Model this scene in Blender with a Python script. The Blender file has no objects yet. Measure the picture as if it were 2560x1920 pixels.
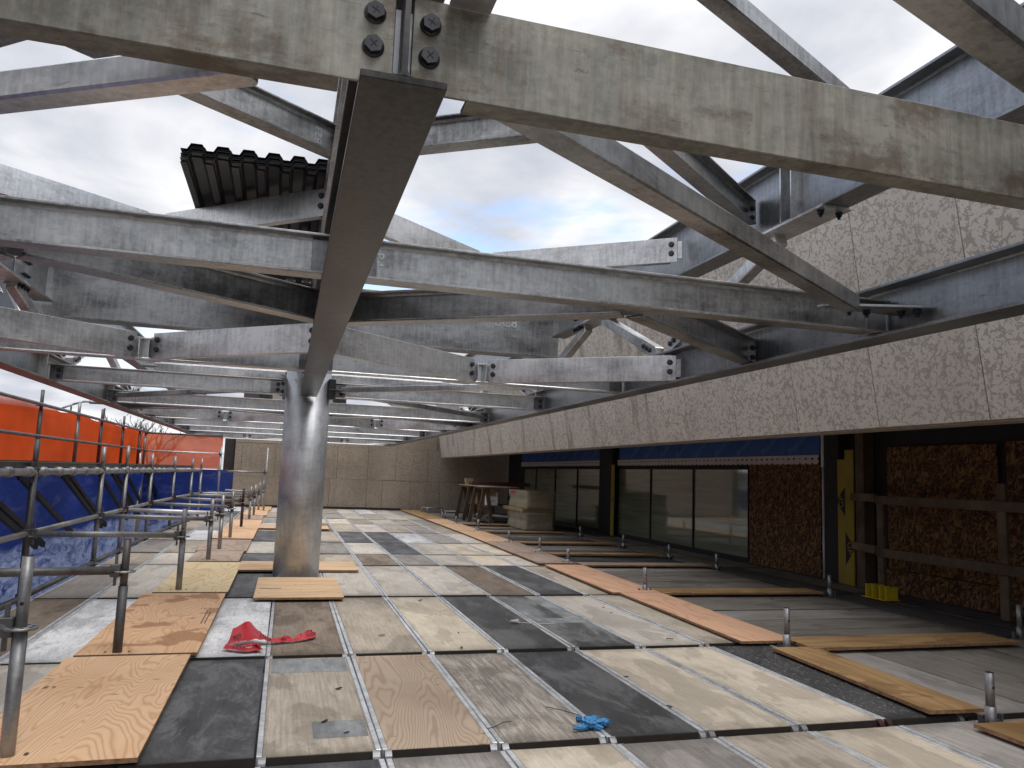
import bpy, bmesh, math, random
from mathutils import Vector, Matrix
random.seed(7)
R = math.radians
scene = bpy.context.scene
COL = scene.collection

# ------------------------------------------------------------------ helpers
class MB:
    """collects simple solids and links them as ONE mesh object"""
    def __init__(s):
        s.bm = bmesh.new()
    def box(s, x0, y0, z0, x1, y1, z1, M=None, bev=0.0):
        b = bmesh.new()
        r = bmesh.ops.create_cube(b, size=1.0)
        for v in b.verts:
            v.co = Vector(((x0+x1)/2+(x1-x0)*v.co.x, (y0+y1)/2+(y1-y0)*v.co.y, (z0+z1)/2+(z1-z0)*v.co.z))
        if bev > 0:
            bmesh.ops.bevel(b, geom=list(b.edges), offset=bev, segments=1, profile=0.5, affect='EDGES')
        s._merge(b, M)
        return s
    def prism(s, pts, a0, a1, axis='x', M=None):
        """polygon pts (u,v) extruded along axis from a0 to a1. x:(y,z) y:(x,z) z:(x,y)"""
        b = bmesh.new()
        def P(u, v, a):
            return {'x': (a, u, v), 'y': (u, a, v), 'z': (u, v, a)}[axis]
        A = [b.verts.new(P(u, v, a0)) for u, v in pts]
        B = [b.verts.new(P(u, v, a1)) for u, v in pts]
        n = len(pts)
        b.faces.new(A); b.faces.new(list(reversed(B)))
        for i in range(n):
            b.faces.new((A[i], B[i], B[(i+1) % n], A[(i+1) % n]))
        bmesh.ops.recalc_face_normals(b, faces=b.faces)
        s._merge(b, M)
        return s
    def tube(s, p0, p1, r, n=12, r1=None, cap=True):
        p0 = Vector(p0); p1 = Vector(p1); d = p1-p0; L = d.length
        if L < 1e-6: return s
        q = d.to_track_quat('Z', 'Y').to_matrix().to_4x4()
        b = bmesh.new()
        bmesh.ops.create_cone(b, cap_ends=cap, segments=n, radius1=r, radius2=r if r1 is None else r1, depth=L)
        s._merge(b, Matrix.Translation((p0+p1)/2) @ q, smooth=n > 7)
        return s
    def path(s, pts, r, n=8):
        for a, b in zip(pts[:-1], pts[1:]): s.tube(a, b, r, n)
        return s
    def ring(s, c, r, t, h, n=16):
        """flat rosette disc with centre at c"""
        return s.tube((c[0], c[1], c[2]-h/2), (c[0], c[1], c[2]+h/2), r, n)
    def ball(s, c, r, sub=2, sc=(1, 1, 1)):
        b = bmesh.new()
        bmesh.ops.create_icosphere(b, subdivisions=sub, radius=r)
        s._merge(b, Matrix.Translation(c) @ Matrix.Diagonal((*sc, 1)), smooth=True)
        return s
    def _merge(s, b, M=None, smooth=False):
        if M is not None: b.transform(M)
        off = {}
        for v in b.verts: off[v] = s.bm.verts.new(v.co)
        for f in b.faces:
            try:
                nf = s.bm.faces.new([off[v] for v in f.verts]); nf.smooth = smooth or f.smooth
            except ValueError: pass
        b.free()
    def mesh(s, name, mat=None):
        me = bpy.data.meshes.new(name)
        s.bm.normal_update()
        s.bm.to_mesh(me); s.bm.free()
        if mat: me.materials.append(mat)
        return me
    def build(s, name, mat, parent=None, loc=None, rot=None):
        return obj(name, s.mesh(name, mat), parent, loc, rot)

def obj(name, me, parent=None, loc=None, rot=None):
    o = bpy.data.objects.new(name, me); COL.objects.link(o)
    if parent: o.parent = parent
    if loc is not None: o.location = loc
    if rot is not None: o.rotation_euler = rot
    return o
def tag(o, label, cat, group=None, kind=None):
    if label: o['label'] = label
    if cat: o['category'] = cat
    if group: o['group'] = group
    if kind: o['kind'] = kind
    return o
def thing(name, label, cat, loc=(0, 0, 0), rz=0.0, group=None, rot=None):
    o = bpy.data.objects.new(name, None); COL.objects.link(o)
    o.empty_display_size = .1
    o.location = loc
    o.rotation_euler = rot if rot else (0, 0, rz)
    return tag(o, label, cat, group)
def copy_tree(o, parent=None):
    c = o.copy(); COL.objects.link(c)
    if parent: c.parent = parent
    for ch in o.children: copy_tree(ch, c)
    return c
def struct(o):
    o['kind'] = 'structure'; return o

def text_mesh(s, size, depth, mat, bold=0.0):
    cu = bpy.data.curves.new('lettering', 'FONT')
    cu.body = s; cu.size = size; cu.extrude = depth; cu.align_x = 'CENTER'; cu.align_y = 'CENTER'
    cu.offset = bold; cu.resolution_u = 3
    t = bpy.data.objects.new('tmp', cu); COL.objects.link(t)
    dg = bpy.context.evaluated_depsgraph_get()
    me = bpy.data.meshes.new_from_object(t.evaluated_get(dg))
    bpy.data.objects.remove(t); bpy.data.curves.remove(cu)
    me.materials.clear(); me.materials.append(mat)
    return me
def lettering(name, s, size, depth, mat, parent, loc, right, up, bold=0.0):
    me = text_mesh(s, size, depth, mat, bold)
    right = Vector(right).normalized(); up = Vector(up).normalized(); n = right.cross(up)
    M = Matrix((right, up, n)).transposed().to_4x4()
    o = obj(name, me, parent)
    o.matrix_local = Matrix.Translation(loc) @ M
    return o

# ------------------------------------------------------------------ materials
def nodemat(name):
    m = bpy.data.materials.new(name); m.use_nodes = True
    nt = m.node_tree; nt.nodes.clear()
    out = nt.nodes.new('ShaderNodeOutputMaterial')
    return m, nt, out
class N:
    def __init__(s, nt): s.nt = nt
    def __call__(s, t, **kw):
        n = s.nt.nodes.new(t)
        for k, v in kw.items():
            if k.startswith('i_'):
                key = k[2:].replace('_', ' ')
                n.inputs[key].default_value = v
            else: setattr(n, k, v)
        return n
    def l(s, a, b): s.nt.links.new(a, b)
    def coords(s, scale=(1, 1, 1), rnd=True, kind='Object', rot=(0, 0, 0)):
        tc = s('ShaderNodeTexCoord')
        mp = s('ShaderNodeMapping'); mp.inputs['Scale'].default_value = scale; mp.inputs['Rotation'].default_value = rot
        src = tc.outputs[kind]
        if rnd:
            oi = s('ShaderNodeObjectInfo')
            mul = s('ShaderNodeMath', operation='MULTIPLY'); mul.inputs[1].default_value = 37.0
            s.l(oi.outputs['Random'], mul.inputs[0])
            cb = s('ShaderNodeCombineXYZ')
            for i in range(3): s.l(mul.outputs[0], cb.inputs[i])
            ad = s('ShaderNodeVectorMath', operation='ADD')
            s.l(src, ad.inputs[0]); s.l(cb.outputs[0], ad.inputs[1]); src = ad.outputs[0]
        s.l(src, mp.inputs['Vector'])
        return mp.outputs[0]
    def noise(s, vec, scale, detail=4, rough=.55, dist=0.0):
        n = s('ShaderNodeTexNoise'); n.inputs['Scale'].default_value = scale
        n.inputs['Detail'].default_value = detail; n.inputs['Roughness'].default_value = rough
        n.inputs['Distortion'].default_value = dist
        s.l(vec, n.inputs['Vector']); return n.outputs['Fac']
    def ramp(s, fac, stops, interp='LINEAR'):
        r = s('ShaderNodeValToRGB'); r.color_ramp.interpolation = interp
        els = r.color_ramp.elements
        while len(els) > 1: els.remove(els[-1])
        els[0].position = stops[0][0]; els[0].color = c4(stops[0][1])
        for p, c in stops[1:]:
            e = els.new(p); e.color = c4(c)
        s.l(fac, r.inputs[0]); return r.outputs[0]
    def mix(s, fac, a, b, mode='MIX'):
        m = s('ShaderNodeMix', data_type='RGBA', blend_type=mode)
        for sock, v in ((m.inputs[0], fac), (m.inputs[6], a), (m.inputs[7], b)):
            if hasattr(v, 'is_output'): s.l(v, sock)
            elif isinstance(v, (int, float)): sock.default_value = v
            else: sock.default_value = c4(v)
        return m.outputs[2]
    def math(s, op, a, b=None, clamp=False):
        m = s('ShaderNodeMath', operation=op); m.use_clamp = clamp
        for i, v in enumerate((a, b)):
            if v is None: continue
            if hasattr(v, 'is_output'): s.l(v, m.inputs[i])
            else: m.inputs[i].default_value = v
        return m.outputs[0]
    def rnd(s):
        return s('ShaderNodeObjectInfo').outputs['Random']
def c4(c):
    if isinstance(c, (int, float)): return (c, c, c, 1)
    return (*c, 1) if len(c) == 3 else c
def bsdf(n, out, col, rough=.6, metal=0.0, bump=None, bstr=.3, bdist=.005, spec=.5):
    b = n('ShaderNodeBsdfPrincipled')
    for key, v in (('Base Color', col), ('Roughness', rough), ('Metallic', metal)):
        if hasattr(v, 'is_output'): n.l(v, b.inputs[key])
        else: b.inputs[key].default_value = c4(v) if key == 'Base Color' else v
    b.inputs['Specular IOR Level'].default_value = spec
    if bump is not None:
        bp = n('ShaderNodeBump'); bp.inputs['Strength'].default_value = bstr; bp.inputs['Distance'].default_value = bdist
        n.l(bump, bp.inputs['Height']); n.l(bp.outputs[0], b.inputs['Normal'])
    n.l(b.outputs[0], out.inputs[0]); return b
def plain(name, col, rough=.6, metal=0.0, var=.25, scale=14, spec=.5):
    m, nt, out = nodemat(name); n = N(nt)
    v = n.coords()
    f = n.noise(v, scale, 6, .65)
    lo = tuple(c*(1-var) for c in col); hi = tuple(min(1, c*(1+var)) for c in col)
    c = n.ramp(f, [(.3, lo), (.7, hi)])
    bsdf(n, out, c, rough, metal, f, .15, .002, spec)
    return m
def galv(name, lo, hi, metal=.75, rough=.42, dirt=0.0, dirtcol=(.16, .11, .06), tint=(1, 1, 1)):
    """hot-dip galvanised steel: cloudy zinc, drip streaks, spangle, scuffs; local x runs along the member"""
    m, nt, out = nodemat(name); n = N(nt)
    f1 = n.noise(n.coords((.7, 1.7, 1.7)), 2.6, 8, .66, .25)
    f2 = n.noise(n.coords((12, 12, 1.6)), 3.5, 5, .65)
    f3 = n.noise(n.coords((1, 1, 1)), 60, 4, .65)
    vo = n('ShaderNodeTexVoronoi'); vo.inputs['Scale'].default_value = 55; n.l(n.coords((1, 1.2, 1.2)), vo.inputs['Vector'])
    sp_ = n('ShaderNodeSeparateColor'); n.l(vo.outputs['Color'], sp_.inputs[0])
    a = n.math('ADD', n.math('MULTIPLY', f1, .58), n.math('MULTIPLY', f2, .26))
    a = n.math('ADD', a, n.math('MULTIPLY', f3, .09))
    a = n.math('ADD', a, n.math('MULTIPLY', sp_.outputs[0], .035))
    lo = tuple(lo*t for t in tint); hi = tuple(hi*t for t in tint)
    c = n.ramp(a, [(.38, lo), (.47, tuple(x*.5+y*.5 for x, y in zip(lo, hi))), (.57, hi)])
    # long handling scratches and dark chain scuffs
    sc = n.noise(n.coords((.9, 7, 7)), 7.5, 9, .78, .4)
    c = n.mix(n.math('MULTIPLY', n.ramp(sc, [(.60, 0.0), (.66, 1.0)]), .55), c, tuple(x*.40 for x in lo))
    sc2 = n.noise(n.coords((3, 3, 3)), 11, 8, .8, .2)
    c = n.mix(n.math('MULTIPLY', n.ramp(sc2, [(.66, 0.0), (.71, 1.0)]), .8), c, tuple(x*.25 for x in lo))
    bl = n.noise(n.coords((1.0, 4, 4)), 5.0, 7, .72)
    c = n.mix(n.math('MULTIPLY', n.ramp(bl, [(.60, 0.0), (.72, 1.0)]), .35), c, tuple(min(1, x*1.5) for x in hi))
    if dirt > 0:
        dn = n.noise(n.coords((.9, 1.6, 1.6)), 3.4, 8, .72, .15)
        c = n.mix(n.math('MULTIPLY', n.ramp(dn, [(.51, 0.0), (.60, 1.0)]), dirt), c, dirtcol)
        dn2 = n.noise(n.coords((7, 7, .55)), 5, 5, .62)
        c = n.mix(n.math('MULTIPLY', n.ramp(dn2, [(.48, 0.0), (.68, 1.0)]), dirt*.55), c, tuple(x*1.1 for x in dirtcol))
        dn3 = n.noise(n.coords((1.4, 3.5, 3.5)), 6, 9, .82)
        c = n.mix(n.math('MULTIPLY', n.ramp(dn3, [(.60, 0.0), (.66, 1.0)]), dirt), c, tuple(x*.45 for x in dirtcol))
    rr = n.math('ADD', n.math('MULTIPLY', f1, .36), rough-.24)
    bsdf(n, out, c, rr, metal, n.math('ADD', n.math('MULTIPLY', f3, .5), n.math('MULTIPLY', f1, 3.0)), .12, .003)
    return m
def board(name, lo, hi, grain=.5, patch=None, pamt=0.0, pscale=2.0, speck=None, samt=0.0, rough=.75, spec=.3, edge=.55):
    """weathered plywood deck face; local y runs along the panel"""
    m, nt, out = nodemat(name); n = N(nt)
    g = n.noise(n.coords((26, 1.1, 1)), 3.0, 6, .65, .3)
    b = n.noise(n.coords((2.4, 1.0, 1)), 1.9, 9, .68, .25)
    t = n.math('ADD', n.math('MULTIPLY', g, grain), n.math('MULTIPLY', b, 1-grain))
    mid = tuple((x+y)/2 for x, y in zip(lo, hi))
    c = n.ramp(t, [(.35, lo), (.49, mid), (.62, hi)])
    # water stains with tide lines
    st = n.noise(n.coords((1.9, .8, 1)), 1.7, 5, .55, .3)
    c = n.mix(n.math('MULTIPLY', n.ramp(st, [(.54, 0.0), (.57, 1.0)]), .42), c, tuple(x*.60 for x in lo))
    # scuffs and boot dirt
    sc = n.noise(n.coords((2.2, 1.6, 1)), 7.5, 9, .78)
    c = n.mix(n.math('MULTIPLY', n.ramp(sc, [(.58, 0.0), (.68, 1.0)]), .5), c, tuple(x*.42 for x in lo))
    sc3 = n.noise(n.coords((3, 2.4, 1)), 6.0, 8, .75)
    c = n.mix(n.math('MULTIPLY', n.ramp(sc3, [(.60, 0.0), (.72, 1.0)]), .35), c, tuple(min(1, x*1.25) for x in hi))
    fine = n.noise(n.coords((60, 9, 1)), 6, 4, .72)
    c = n.mix(n.math('MULTIPLY', n.ramp(fine, [(.55, 0.0), (.72, 1.0)]), .55), c, tuple(x*.45 for x in lo))
    if patch:
        pn = n.noise(n.coords((2.4, .9, 1)), pscale, 9, .75, .5)
        c = n.mix(n.math('MULTIPLY', n.ramp(pn, [(.47, 0.0), (.57, 1.0)]), pamt), c, patch)
    if speck:
        sn = n.noise(n.coords((1.6, 1, 1)), 34, 6, .75)
        c = n.mix(n.math('MULTIPLY', n.ramp(sn, [(.57, 0.0), (.63, 1.0)]), samt), c, speck)
    # grime along the edges of the board
    tc = n('ShaderNodeTexCoord'); sp_ = n('ShaderNodeSeparateXYZ'); n.l(tc.outputs['Generated'], sp_.inputs[0])
    ex = n.math('ABSOLUTE', n.math('SUBTRACT', sp_.outputs['X'], .5)); ey = n.math('ABSOLUTE', n.math('SUBTRACT', sp_.outputs['Y'], .5))
    ed = n.math('MAXIMUM', n.math('SUBTRACT', ex, .025), ey)
    en = n.noise(n.coords((3, 2, 1)), 4, 6, .7)
    em = n.ramp(n.math('ADD', ed, n.math('MULTIPLY', n.math('SUBTRACT', en, .5), .16)), [(.435, 0.0), (.50, 1.0)])
    c = n.mix(n.math('MULTIPLY', em, edge), c, tuple(x*.42 for x in lo))
    # nail heads / knots
    vo = n('ShaderNodeTexVoronoi'); vo.inputs['Scale'].default_value = 5.5; n.l(n.coords((1.4, 1, 1)), vo.inputs['Vector'])
    kd = n.math('LESS_THAN', n.math('ADD', vo.outputs['Distance'], n.math('MULTIPLY', n.noise(n.coords((1, 1, 1)), 40, 2), .12)), .10)
    c = n.mix(n.math('MULTIPLY', kd, .6), c, tuple(x*.3 for x in lo))
    c = n.mix(n.math('MULTIPLY', n.rnd(), .26), c, tuple(x*.35 for x in lo))
    bsdf(n, out, c, rough, 0, n.math('ADD', g, n.math('MULTIPLY', fine, .5)), .35, .003, spec)
    return m
def freshply(name, lo, hi, dark, rings=26.0, wet=0.0):
    """new softwood plywood: cathedral grain and knots; local y along the sheet"""
    m, nt, out = nodemat(name); n = N(nt)
    v = n.coords((2.2, .42, .42))
    f = n.noise(v, 1.25, 3, .40, .45)
    s = n.math('SINE', n.math('MULTIPLY', f, rings*6.283))
    s = n.math('POWER', n.math('ADD', n.math('MULTIPLY', s, .5), .5), 2.6)
    fine = n.noise(n.coords((70, 3, 3)), 3, 4, .6)
    t = n.math('ADD', n.math('MULTIPLY', s, .66), n.math('MULTIPLY', fine, .44))
    c = n.ramp(t, [(.15, hi), (.6, tuple((x*.72+y*.28) for x, y in zip(hi, lo))), (1.05, tuple((x*.35+y*.65) for x, y in zip(hi, lo)))])
    big = n.noise(n.coords((1.3, .8, 1)), 1.6, 3, .5)
    c = n.mix(n.math('MULTIPLY', n.ramp(big, [(.5, 0.0), (.72, 1.0)]), .35), c, lo)
    vo = n('ShaderNodeTexVoronoi'); vo.inputs['Scale'].default_value = 4.2; n.l(n.coords((1.0, 2.2, 1), rot=(0, 0, .1)), vo.inputs['Vector'])
    k = n.ramp(vo.outputs['Distance'], [(.05, 1.0), (.10, 0.0)])
    c = n.mix(n.math('MULTIPLY', k, .75), c, dark)
    k2 = n.noise(n.coords((2, 1, 1)), 22, 4, .7)
    c = n.mix(n.math('MULTIPLY', n.ramp(k2, [(.66, 0.0), (.74, 1.0)]), .6), c, dark)
    if wet:
        w = n.noise(n.coords((1.1, 1.0, 1)), 2.2, 3, .5, .3)
        c = n.mix(n.math('MULTIPLY', n.ramp(w, [(.56, 0.0), (.585, 1.0)]), wet), c, tuple(x*.7 for x in lo))
    bsdf(n, out, c, .65, 0, s, .12, .002, .3)
    return m
def stone(name, light, dark, scale=1.0, streak=0.0, brown=(.2, .16, .12)):
    """mottled limestone: pale ground with branching darker burrows of two sizes"""
    m, nt, out = nodemat(name); n = N(nt)
    v = n.coords((scale, scale, scale), kind='Object')
    wv = n('ShaderNodeTexNoise'); wv.inputs['Scale'].default_value = 16; wv.inputs['Detail'].default_value = 2; n.l(v, wv.inputs['Vector'])
    dv = n('ShaderNodeVectorMath', operation='SCALE'); dv.inputs['Scale'].default_value = .075; n.l(wv.outputs['Color'], dv.inputs[0])
    av = n('ShaderNodeVectorMath', operation='ADD'); n.l(v, av.inputs[0]); n.l(dv.outputs[0], av.inputs[1])
    def cell(sc):
        vo = n('ShaderNodeTexVoronoi', feature='DISTANCE_TO_EDGE'); vo.inputs['Scale'].default_value = sc; n.l(av.outputs[0], vo.inputs['Vector']); return vo.outputs['Distance']
    g1 = n.noise(v, 15, 3, .6); g2 = n.noise(v, 27, 2, .6); g3 = n.noise(v, 4.5, 3, .6)
    w1 = n.math('MINIMUM', n.math('MULTIPLY', n.math('SUBTRACT', n.math('ADD', n.math('MULTIPLY', g1, .6), n.math('MULTIPLY', g3, .4)), .465), 1.1), .085)
    w2 = n.math('MINIMUM', n.math('MULTIPLY', n.math('SUBTRACT', g2, .465), 1.3), .13)
    m1 = n.ramp(n.math('SUBTRACT', w1, cell(11.0)), [(.0, 0.0), (.018, 1.0)])
    m2 = n.ramp(n.math('SUBTRACT', w2, cell(21.0)), [(.0, 0.0), (.025, 1.0)])
    mk = n.math('MAXIMUM', m1, m2)
    big = n.noise(v, .8, 4, .6)
    fine = n.noise(v, 120, 3, .6)
    lt = n.ramp(n.math('ADD', n.math('MULTIPLY', big, .6), n.math('MULTIPLY', fine, .4)), [(.35, tuple(x*.86 for x in light)), (.65, tuple(min(1, x*1.1) for x in light))])
    dk = n.ramp(fine, [(.3, tuple(x*.85 for x in dark)), (.7, tuple(x*1.15 for x in dark))])
    c = n.mix(n.math('MULTIPLY', mk, .92), lt, dk)
    if streak:
        sn = n.noise(n.coords((2.6, 1.9, .13), rnd=True, kind='Object'), 1.9, 5, .6)
        c = n.mix(n.math('MULTIPLY', n.ramp(sn, [(.54, 0.0), (.66, 1.0)]), streak), c, brown)
    bsdf(n, out, c, .85, 0, n.math('SUBTRACT', fine, mk), .25, .002, .25)
    return m
def osb(name, lo, hi):
    """oriented strand board: overlapping flakes in two directions"""
    m, nt, out = nodemat(name); n = N(nt)
    lay = []
    for k, (rot, sc) in enumerate(((.5, (1, 5, 16)), (-.6, (1, 6, 19)), (1.4, (1, 5, 15)))):
        v = n.coords((1, 1, 1), rot=(rot, 0, 0))
        mp = n('ShaderNodeMapping'); mp.inputs['Scale'].default_value = sc; n.l(v, mp.inputs['Vector'])
        vo = n('ShaderNodeTexVoronoi'); vo.inputs['Scale'].default_value = 3.4; n.l(mp.outputs[0], vo.inputs['Vector'])
        sp_ = n('ShaderNodeSeparateColor'); n.l(vo.outputs['Color'], sp_.inputs[0]); lay.append((sp_.outputs[0], sp_.outputs[1]))
    f = n.noise(n.coords((1, 1, 1)), 9, 4, .7)
    a = n.mix(n.math('GREATER_THAN', lay[0][1], .5), lay[0][0], lay[1][0])
    a = n.mix(n.math('GREATER_THAN', lay[2][1], .62), a, lay[2][0])
    c = n.ramp(a, [(.0, tuple(x*.45 for x in lo)), (.35, lo), (.7, tuple((x+y)*.5 for x, y in zip(lo, hi))), (1.0, hi)])
    c = n.mix(n.math('MULTIPLY', n.ramp(f, [(.5, 0.0), (.7, 1.0)]), .5), c, tuple(x*.5 for x in lo))
    bsdf(n, out, c, .75, 0, a, .3, .002, .25)
    return m
def cloth(name, col, trans, wrinkle=1.0, streak=None, samt=0.0, holes=0.0, rough=.5, zline=None, pale=None):
    """thin woven sheet: diffuse + translucent, creased; zline = height below which bright ground showing through is painted pale"""
    m, nt, out = nodemat(name); n = N(nt)
    v = n.coords((1, .7, 1.0), rnd=False)
    w = n.noise(n.coords((1, .9, 2.2), rnd=False, rot=(.4, 0, 0)), 2.6, 8, .68, .5)
    c = n.ramp(n.noise(v, 1.3, 4, .55), [(.3, tuple(x*.72 for x in col)), (.7, tuple(min(1, x*1.15) for x in col))])
    if streak:
        sn = n.noise(n.coords((1, .45, 2.6), rnd=False, rot=(.12, 0, 0)), 2.3, 8, .70, .5)
        sm = n.ramp(sn, [(.52, 0.0), (.70, 1.0)])
        c = n.mix(n.math('MULTIPLY', sm, samt), c, streak)
    if zline is not None:
        tc = n('ShaderNodeTexCoord'); sp_ = n('ShaderNodeSeparateXYZ'); n.l(tc.outputs['Object'], sp_.inputs[0])
        wob = n.noise(v, 1.6, 5, .6)
        zz = n.math('ADD', sp_.outputs['Z'], n.math('MULTIPLY', wob, .30))
        below = n.ramp(n.math('ADD', n.math('SUBTRACT', zline+.15, zz), .5), [(.46, 0.0), (.56, 1.0)])
        cr = n.noise(n.coords((1, .5, 1.6), rnd=False, rot=(.2, 0, 0)), 5.5, 9, .74, 1.0)
        cc = n.ramp(cr, [(.36, col), (.48, tuple((x+y)*.5 for x, y in zip(col, pale))), (.6, pale)])
        c = n.mix(below, c, cc)
    bp = n('ShaderNodeBump'); bp.inputs['Strength'].default_value = .35*wrinkle; bp.inputs['Distance'].default_value = .05; n.l(w, bp.inputs['Height'])
    p = n('ShaderNodeBsdfPrincipled'); n.l(c, p.inputs['Base Color']); p.inputs['Roughness'].default_value = rough; n.l(bp.outputs[0], p.inputs['Normal'])
    t = n('ShaderNodeBsdfTranslucent'); n.l(c, t.inputs['Color']); n.l(bp.outputs[0], t.inputs['Normal'])
    mx = n('ShaderNodeMixShader'); mx.inputs[0].default_value = trans
    n.l(p.outputs[0], mx.inputs[1]); n.l(t.outputs[0], mx.inputs[2])
    last = mx.outputs[0]
    if holes:
        tr = n('ShaderNodeBsdfTransparent'); m2 = n('ShaderNodeMixShader'); m2.inputs[0].default_value = holes
        n.l(last, m2.inputs[1]); n.l(tr.outputs[0], m2.inputs[2]); last = m2.outputs[0]
    n.l(last, out.inputs[0])
    return m

M = {}
M['galv'] = galv('galvanised_steel', .17, .47, metal=.88, rough=.38, tint=(1.0, 1.0, .98))
M['galv_bright'] = galv('galvanised_steel_bright', .33, .72, metal=.84, rough=.40)
M['galv_dark'] = galv('galvanised_steel_dull', .13, .34, metal=.85, rough=.45)
M['galv_blue'] = galv('galvanised_steel_bluish', .15, .33, metal=.85, rough=.42, tint=(.97, 1.0, 1.04))
M['galv_stain'] = galv('galvanised_steel_stained', .105, .28, metal=.4, rough=.55, dirt=.7, dirtcol=(.085, .058, .034), tint=(1.0, .965, .80))
M['galv_spine'] = galv('galvanised_steel_spine', .014, .075, metal=.6, rough=.42, tint=(1, .94, .88))  # near-black copy of the steel, shade under the beam put into its colour
M['col_steel'] = galv('galvanised_pipe', .36, .58, metal=.72, rough=.52, tint=(.98, 1, 1.03))
M['bolt'] = plain('dark_bolt_steel', (.045, .045, .05), .45, .6)
M['bolt_blue'] = plain('blue_black_nut', (.02, .025, .045), .4, .5)
M['scaf'] = galv('scaffold_tube_steel', .20, .38, metal=.6, rough=.48, dirt=.25)
M['scaf_dark'] = galv('scaffold_tube_dark', .07, .15, metal=.5, rough=.55, dirt=.5, dirtcol=(.09, .05, .035))
M['scaf_red'] = plain('red_brown_paint', (.055, .018, .016), .5, .2)
M['brace_black'] = plain('black_brace_steel', (.012, .012, .014), .5, .3)
M['alu'] = galv('aluminium_rail', .50, .80, metal=.4, rough=.45, dirt=.35, dirtcol=(.2, .18, .15))
M['deckend'] = plain('dark_laminate_edge', (.035, .028, .022), .8)
B = {}
B['tan'] = board('ply_weathered_tan', (.31, .255, .19), (.58, .50, .40))
B['cream'] = board('ply_weathered_cream', (.53, .44, .325), (.82, .72, .565), .4)
B['grey'] = board('ply_weathered_grey', (.25, .222, .195), (.47, .43, .38), .55)
B['light'] = board('ply_weathered_light', (.48, .425, .35), (.74, .67, .575), .5)
B['worn'] = board('ply_worn_open_grain', (.19, .16, .13), (.62, .55, .46), .8, patch=(.17, .14, .11), pamt=.55)
B['white'] = board('ply_white_paint_rubbed', (.50, .49, .48), (.78, .77, .755), .4, patch=(.86, .85, .83), pamt=.9, speck=(.09, .07, .06), samt=.8)
B['brown'] = board('ply_weathered_brown', (.14, .105, .075), (.32, .245, .18), .5, patch=(.40, .33, .26), pamt=.35)
B['dark'] = board('phenolic_board_charcoal', (.034, .033, .033), (.10, .098, .096), .3, patch=(.20, .195, .188), pamt=.6, rough=.55, spec=.4)
B['speck'] = board('phenolic_board_speckled', (.022, .021, .021), (.07, .068, .066), .3, patch=(.12, .115, .11), pamt=.4, speck=(.60, .58, .55), samt=.85, rough=.55, spec=.4)
B['stripe'] = board('phenolic_board_dusty', (.06, .06, .058), (.15, .148, .142), .3, patch=(.33, .335, .32), pamt=.75, pscale=1.1, rough=.6)
B['rings'] = freshply('ply_weathered_rings', (.22, .145, .09), (.46, .35, .25), (.10, .05, .03), 40)
B['fresh'] = freshply('ply_fresh_fir', (.48, .22, .085), (.79, .52, .31), (.22, .09, .04), 44)
B['fresh_wet'] = freshply('ply_fresh_fir_wet', (.48, .215, .09), (.75, .47, .27), (.22, .09, .04), 36, wet=.75)
B['fresh_pale'] = freshply('ply_fresh_pale_spruce', (.60, .40, .18), (.85, .66, .38), (.36, .20, .08), 16)
B['fresh_plain'] = freshply('ply_fresh_plain', (.50, .28, .125), (.78, .54, .32), (.22, .10, .05), 8)
B['fresh_red'] = freshply('ply_fresh_reddish', (.50, .255, .14), (.72, .43, .27), (.22, .11, .06), 10)
B['fresh_old'] = freshply('ply_sheet_weathered', (.26, .175, .125), (.46, .345, .265), (.13, .08, .06), 8)
B['fresh_dirty'] = freshply('ply_sheet_ochre_dirty', (.20, .105, .036), (.44, .27, .12), (.08, .04, .018), 9, wet=.5)
B['shade'] = board('ply_shade_toned_grey', (.145, .124, .10), (.35, .31, .255), .6)  # darker copy of the grey board, shade of the right bay put into its colour
B['shade2'] = board('ply_shade_toned_dark', (.05, .047, .044), (.14, .13, .12), .5)  # deepest plank tone, shade under the overhang put into its colour
M['dust'] = board('pale_dust_film', (.24, .245, .24), (.42, .43, .42), .35, patch=(.14, .14, .135), pamt=.6, edge=.2)
M['plyedge'] = plain('plywood_edge', (.30, .17, .09), .8, 0, .5, 40)
M['stone'] = stone('mottled_limestone', (.54, .495, .445), (.325, .295, .26), 1.0, .12)
M['stone_streak'] = stone('mottled_limestone_streaked', (.535, .485, .43), (.32, .287, .25), 1.0, .62)
M['stone_wall'] = stone('mottled_limestone_wall', (.36, .30, .235), (.23, .19, .15), 1.3, .25)  # browner, darker copy of the limestone, its shade put into the colour
M['joint'] = plain('mortar_joint', (.33, .28, .23), .9)
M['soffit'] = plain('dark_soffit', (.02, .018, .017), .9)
M['black'] = plain('black_membrane', (.012, .012, .013), .75)
M['blue_mem'] = plain('blue_membrane', (.014, .085, .32), .45, 0, .3, 4)
M['blue_txt'] = plain('membrane_print', (.10, .22, .50), .6)
M['osb'] = osb('osb_board', (.07, .032, .013), (.27, .15, .062))
M['yellow'] = plain('yellow_sheathing', (.26, .20, .015), .7, 0, .12, 5)
M['yellow_pl'] = plain('yellow_plastic', (.55, .42, .02), .45, 0, .1, 8)
M['lumber'] = board('lumber', (.10, .068, .045), (.21, .155, .105), .6)
M['lumber_new'] = board('lumber_new', (.42, .31, .15), (.62, .49, .28), .6)
M['white_pl'] = plain('white_metal', (.55, .55, .55), .5, .2, .1)
M['carton'] = plain('white_carton', (.68, .67, .68), .8, 0, .08)
M['kraft'] = plain('brown_cardboard', (.30, .19, .10), .85, 0, .15)
M['wrap'] = plain('insulation_wrap', (.27, .24, .165), .6, 0, .22, 5)
M['wrap_dark'] = plain('insulation_face', (.30, .25, .15), .8, 0, .25, 9)
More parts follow.
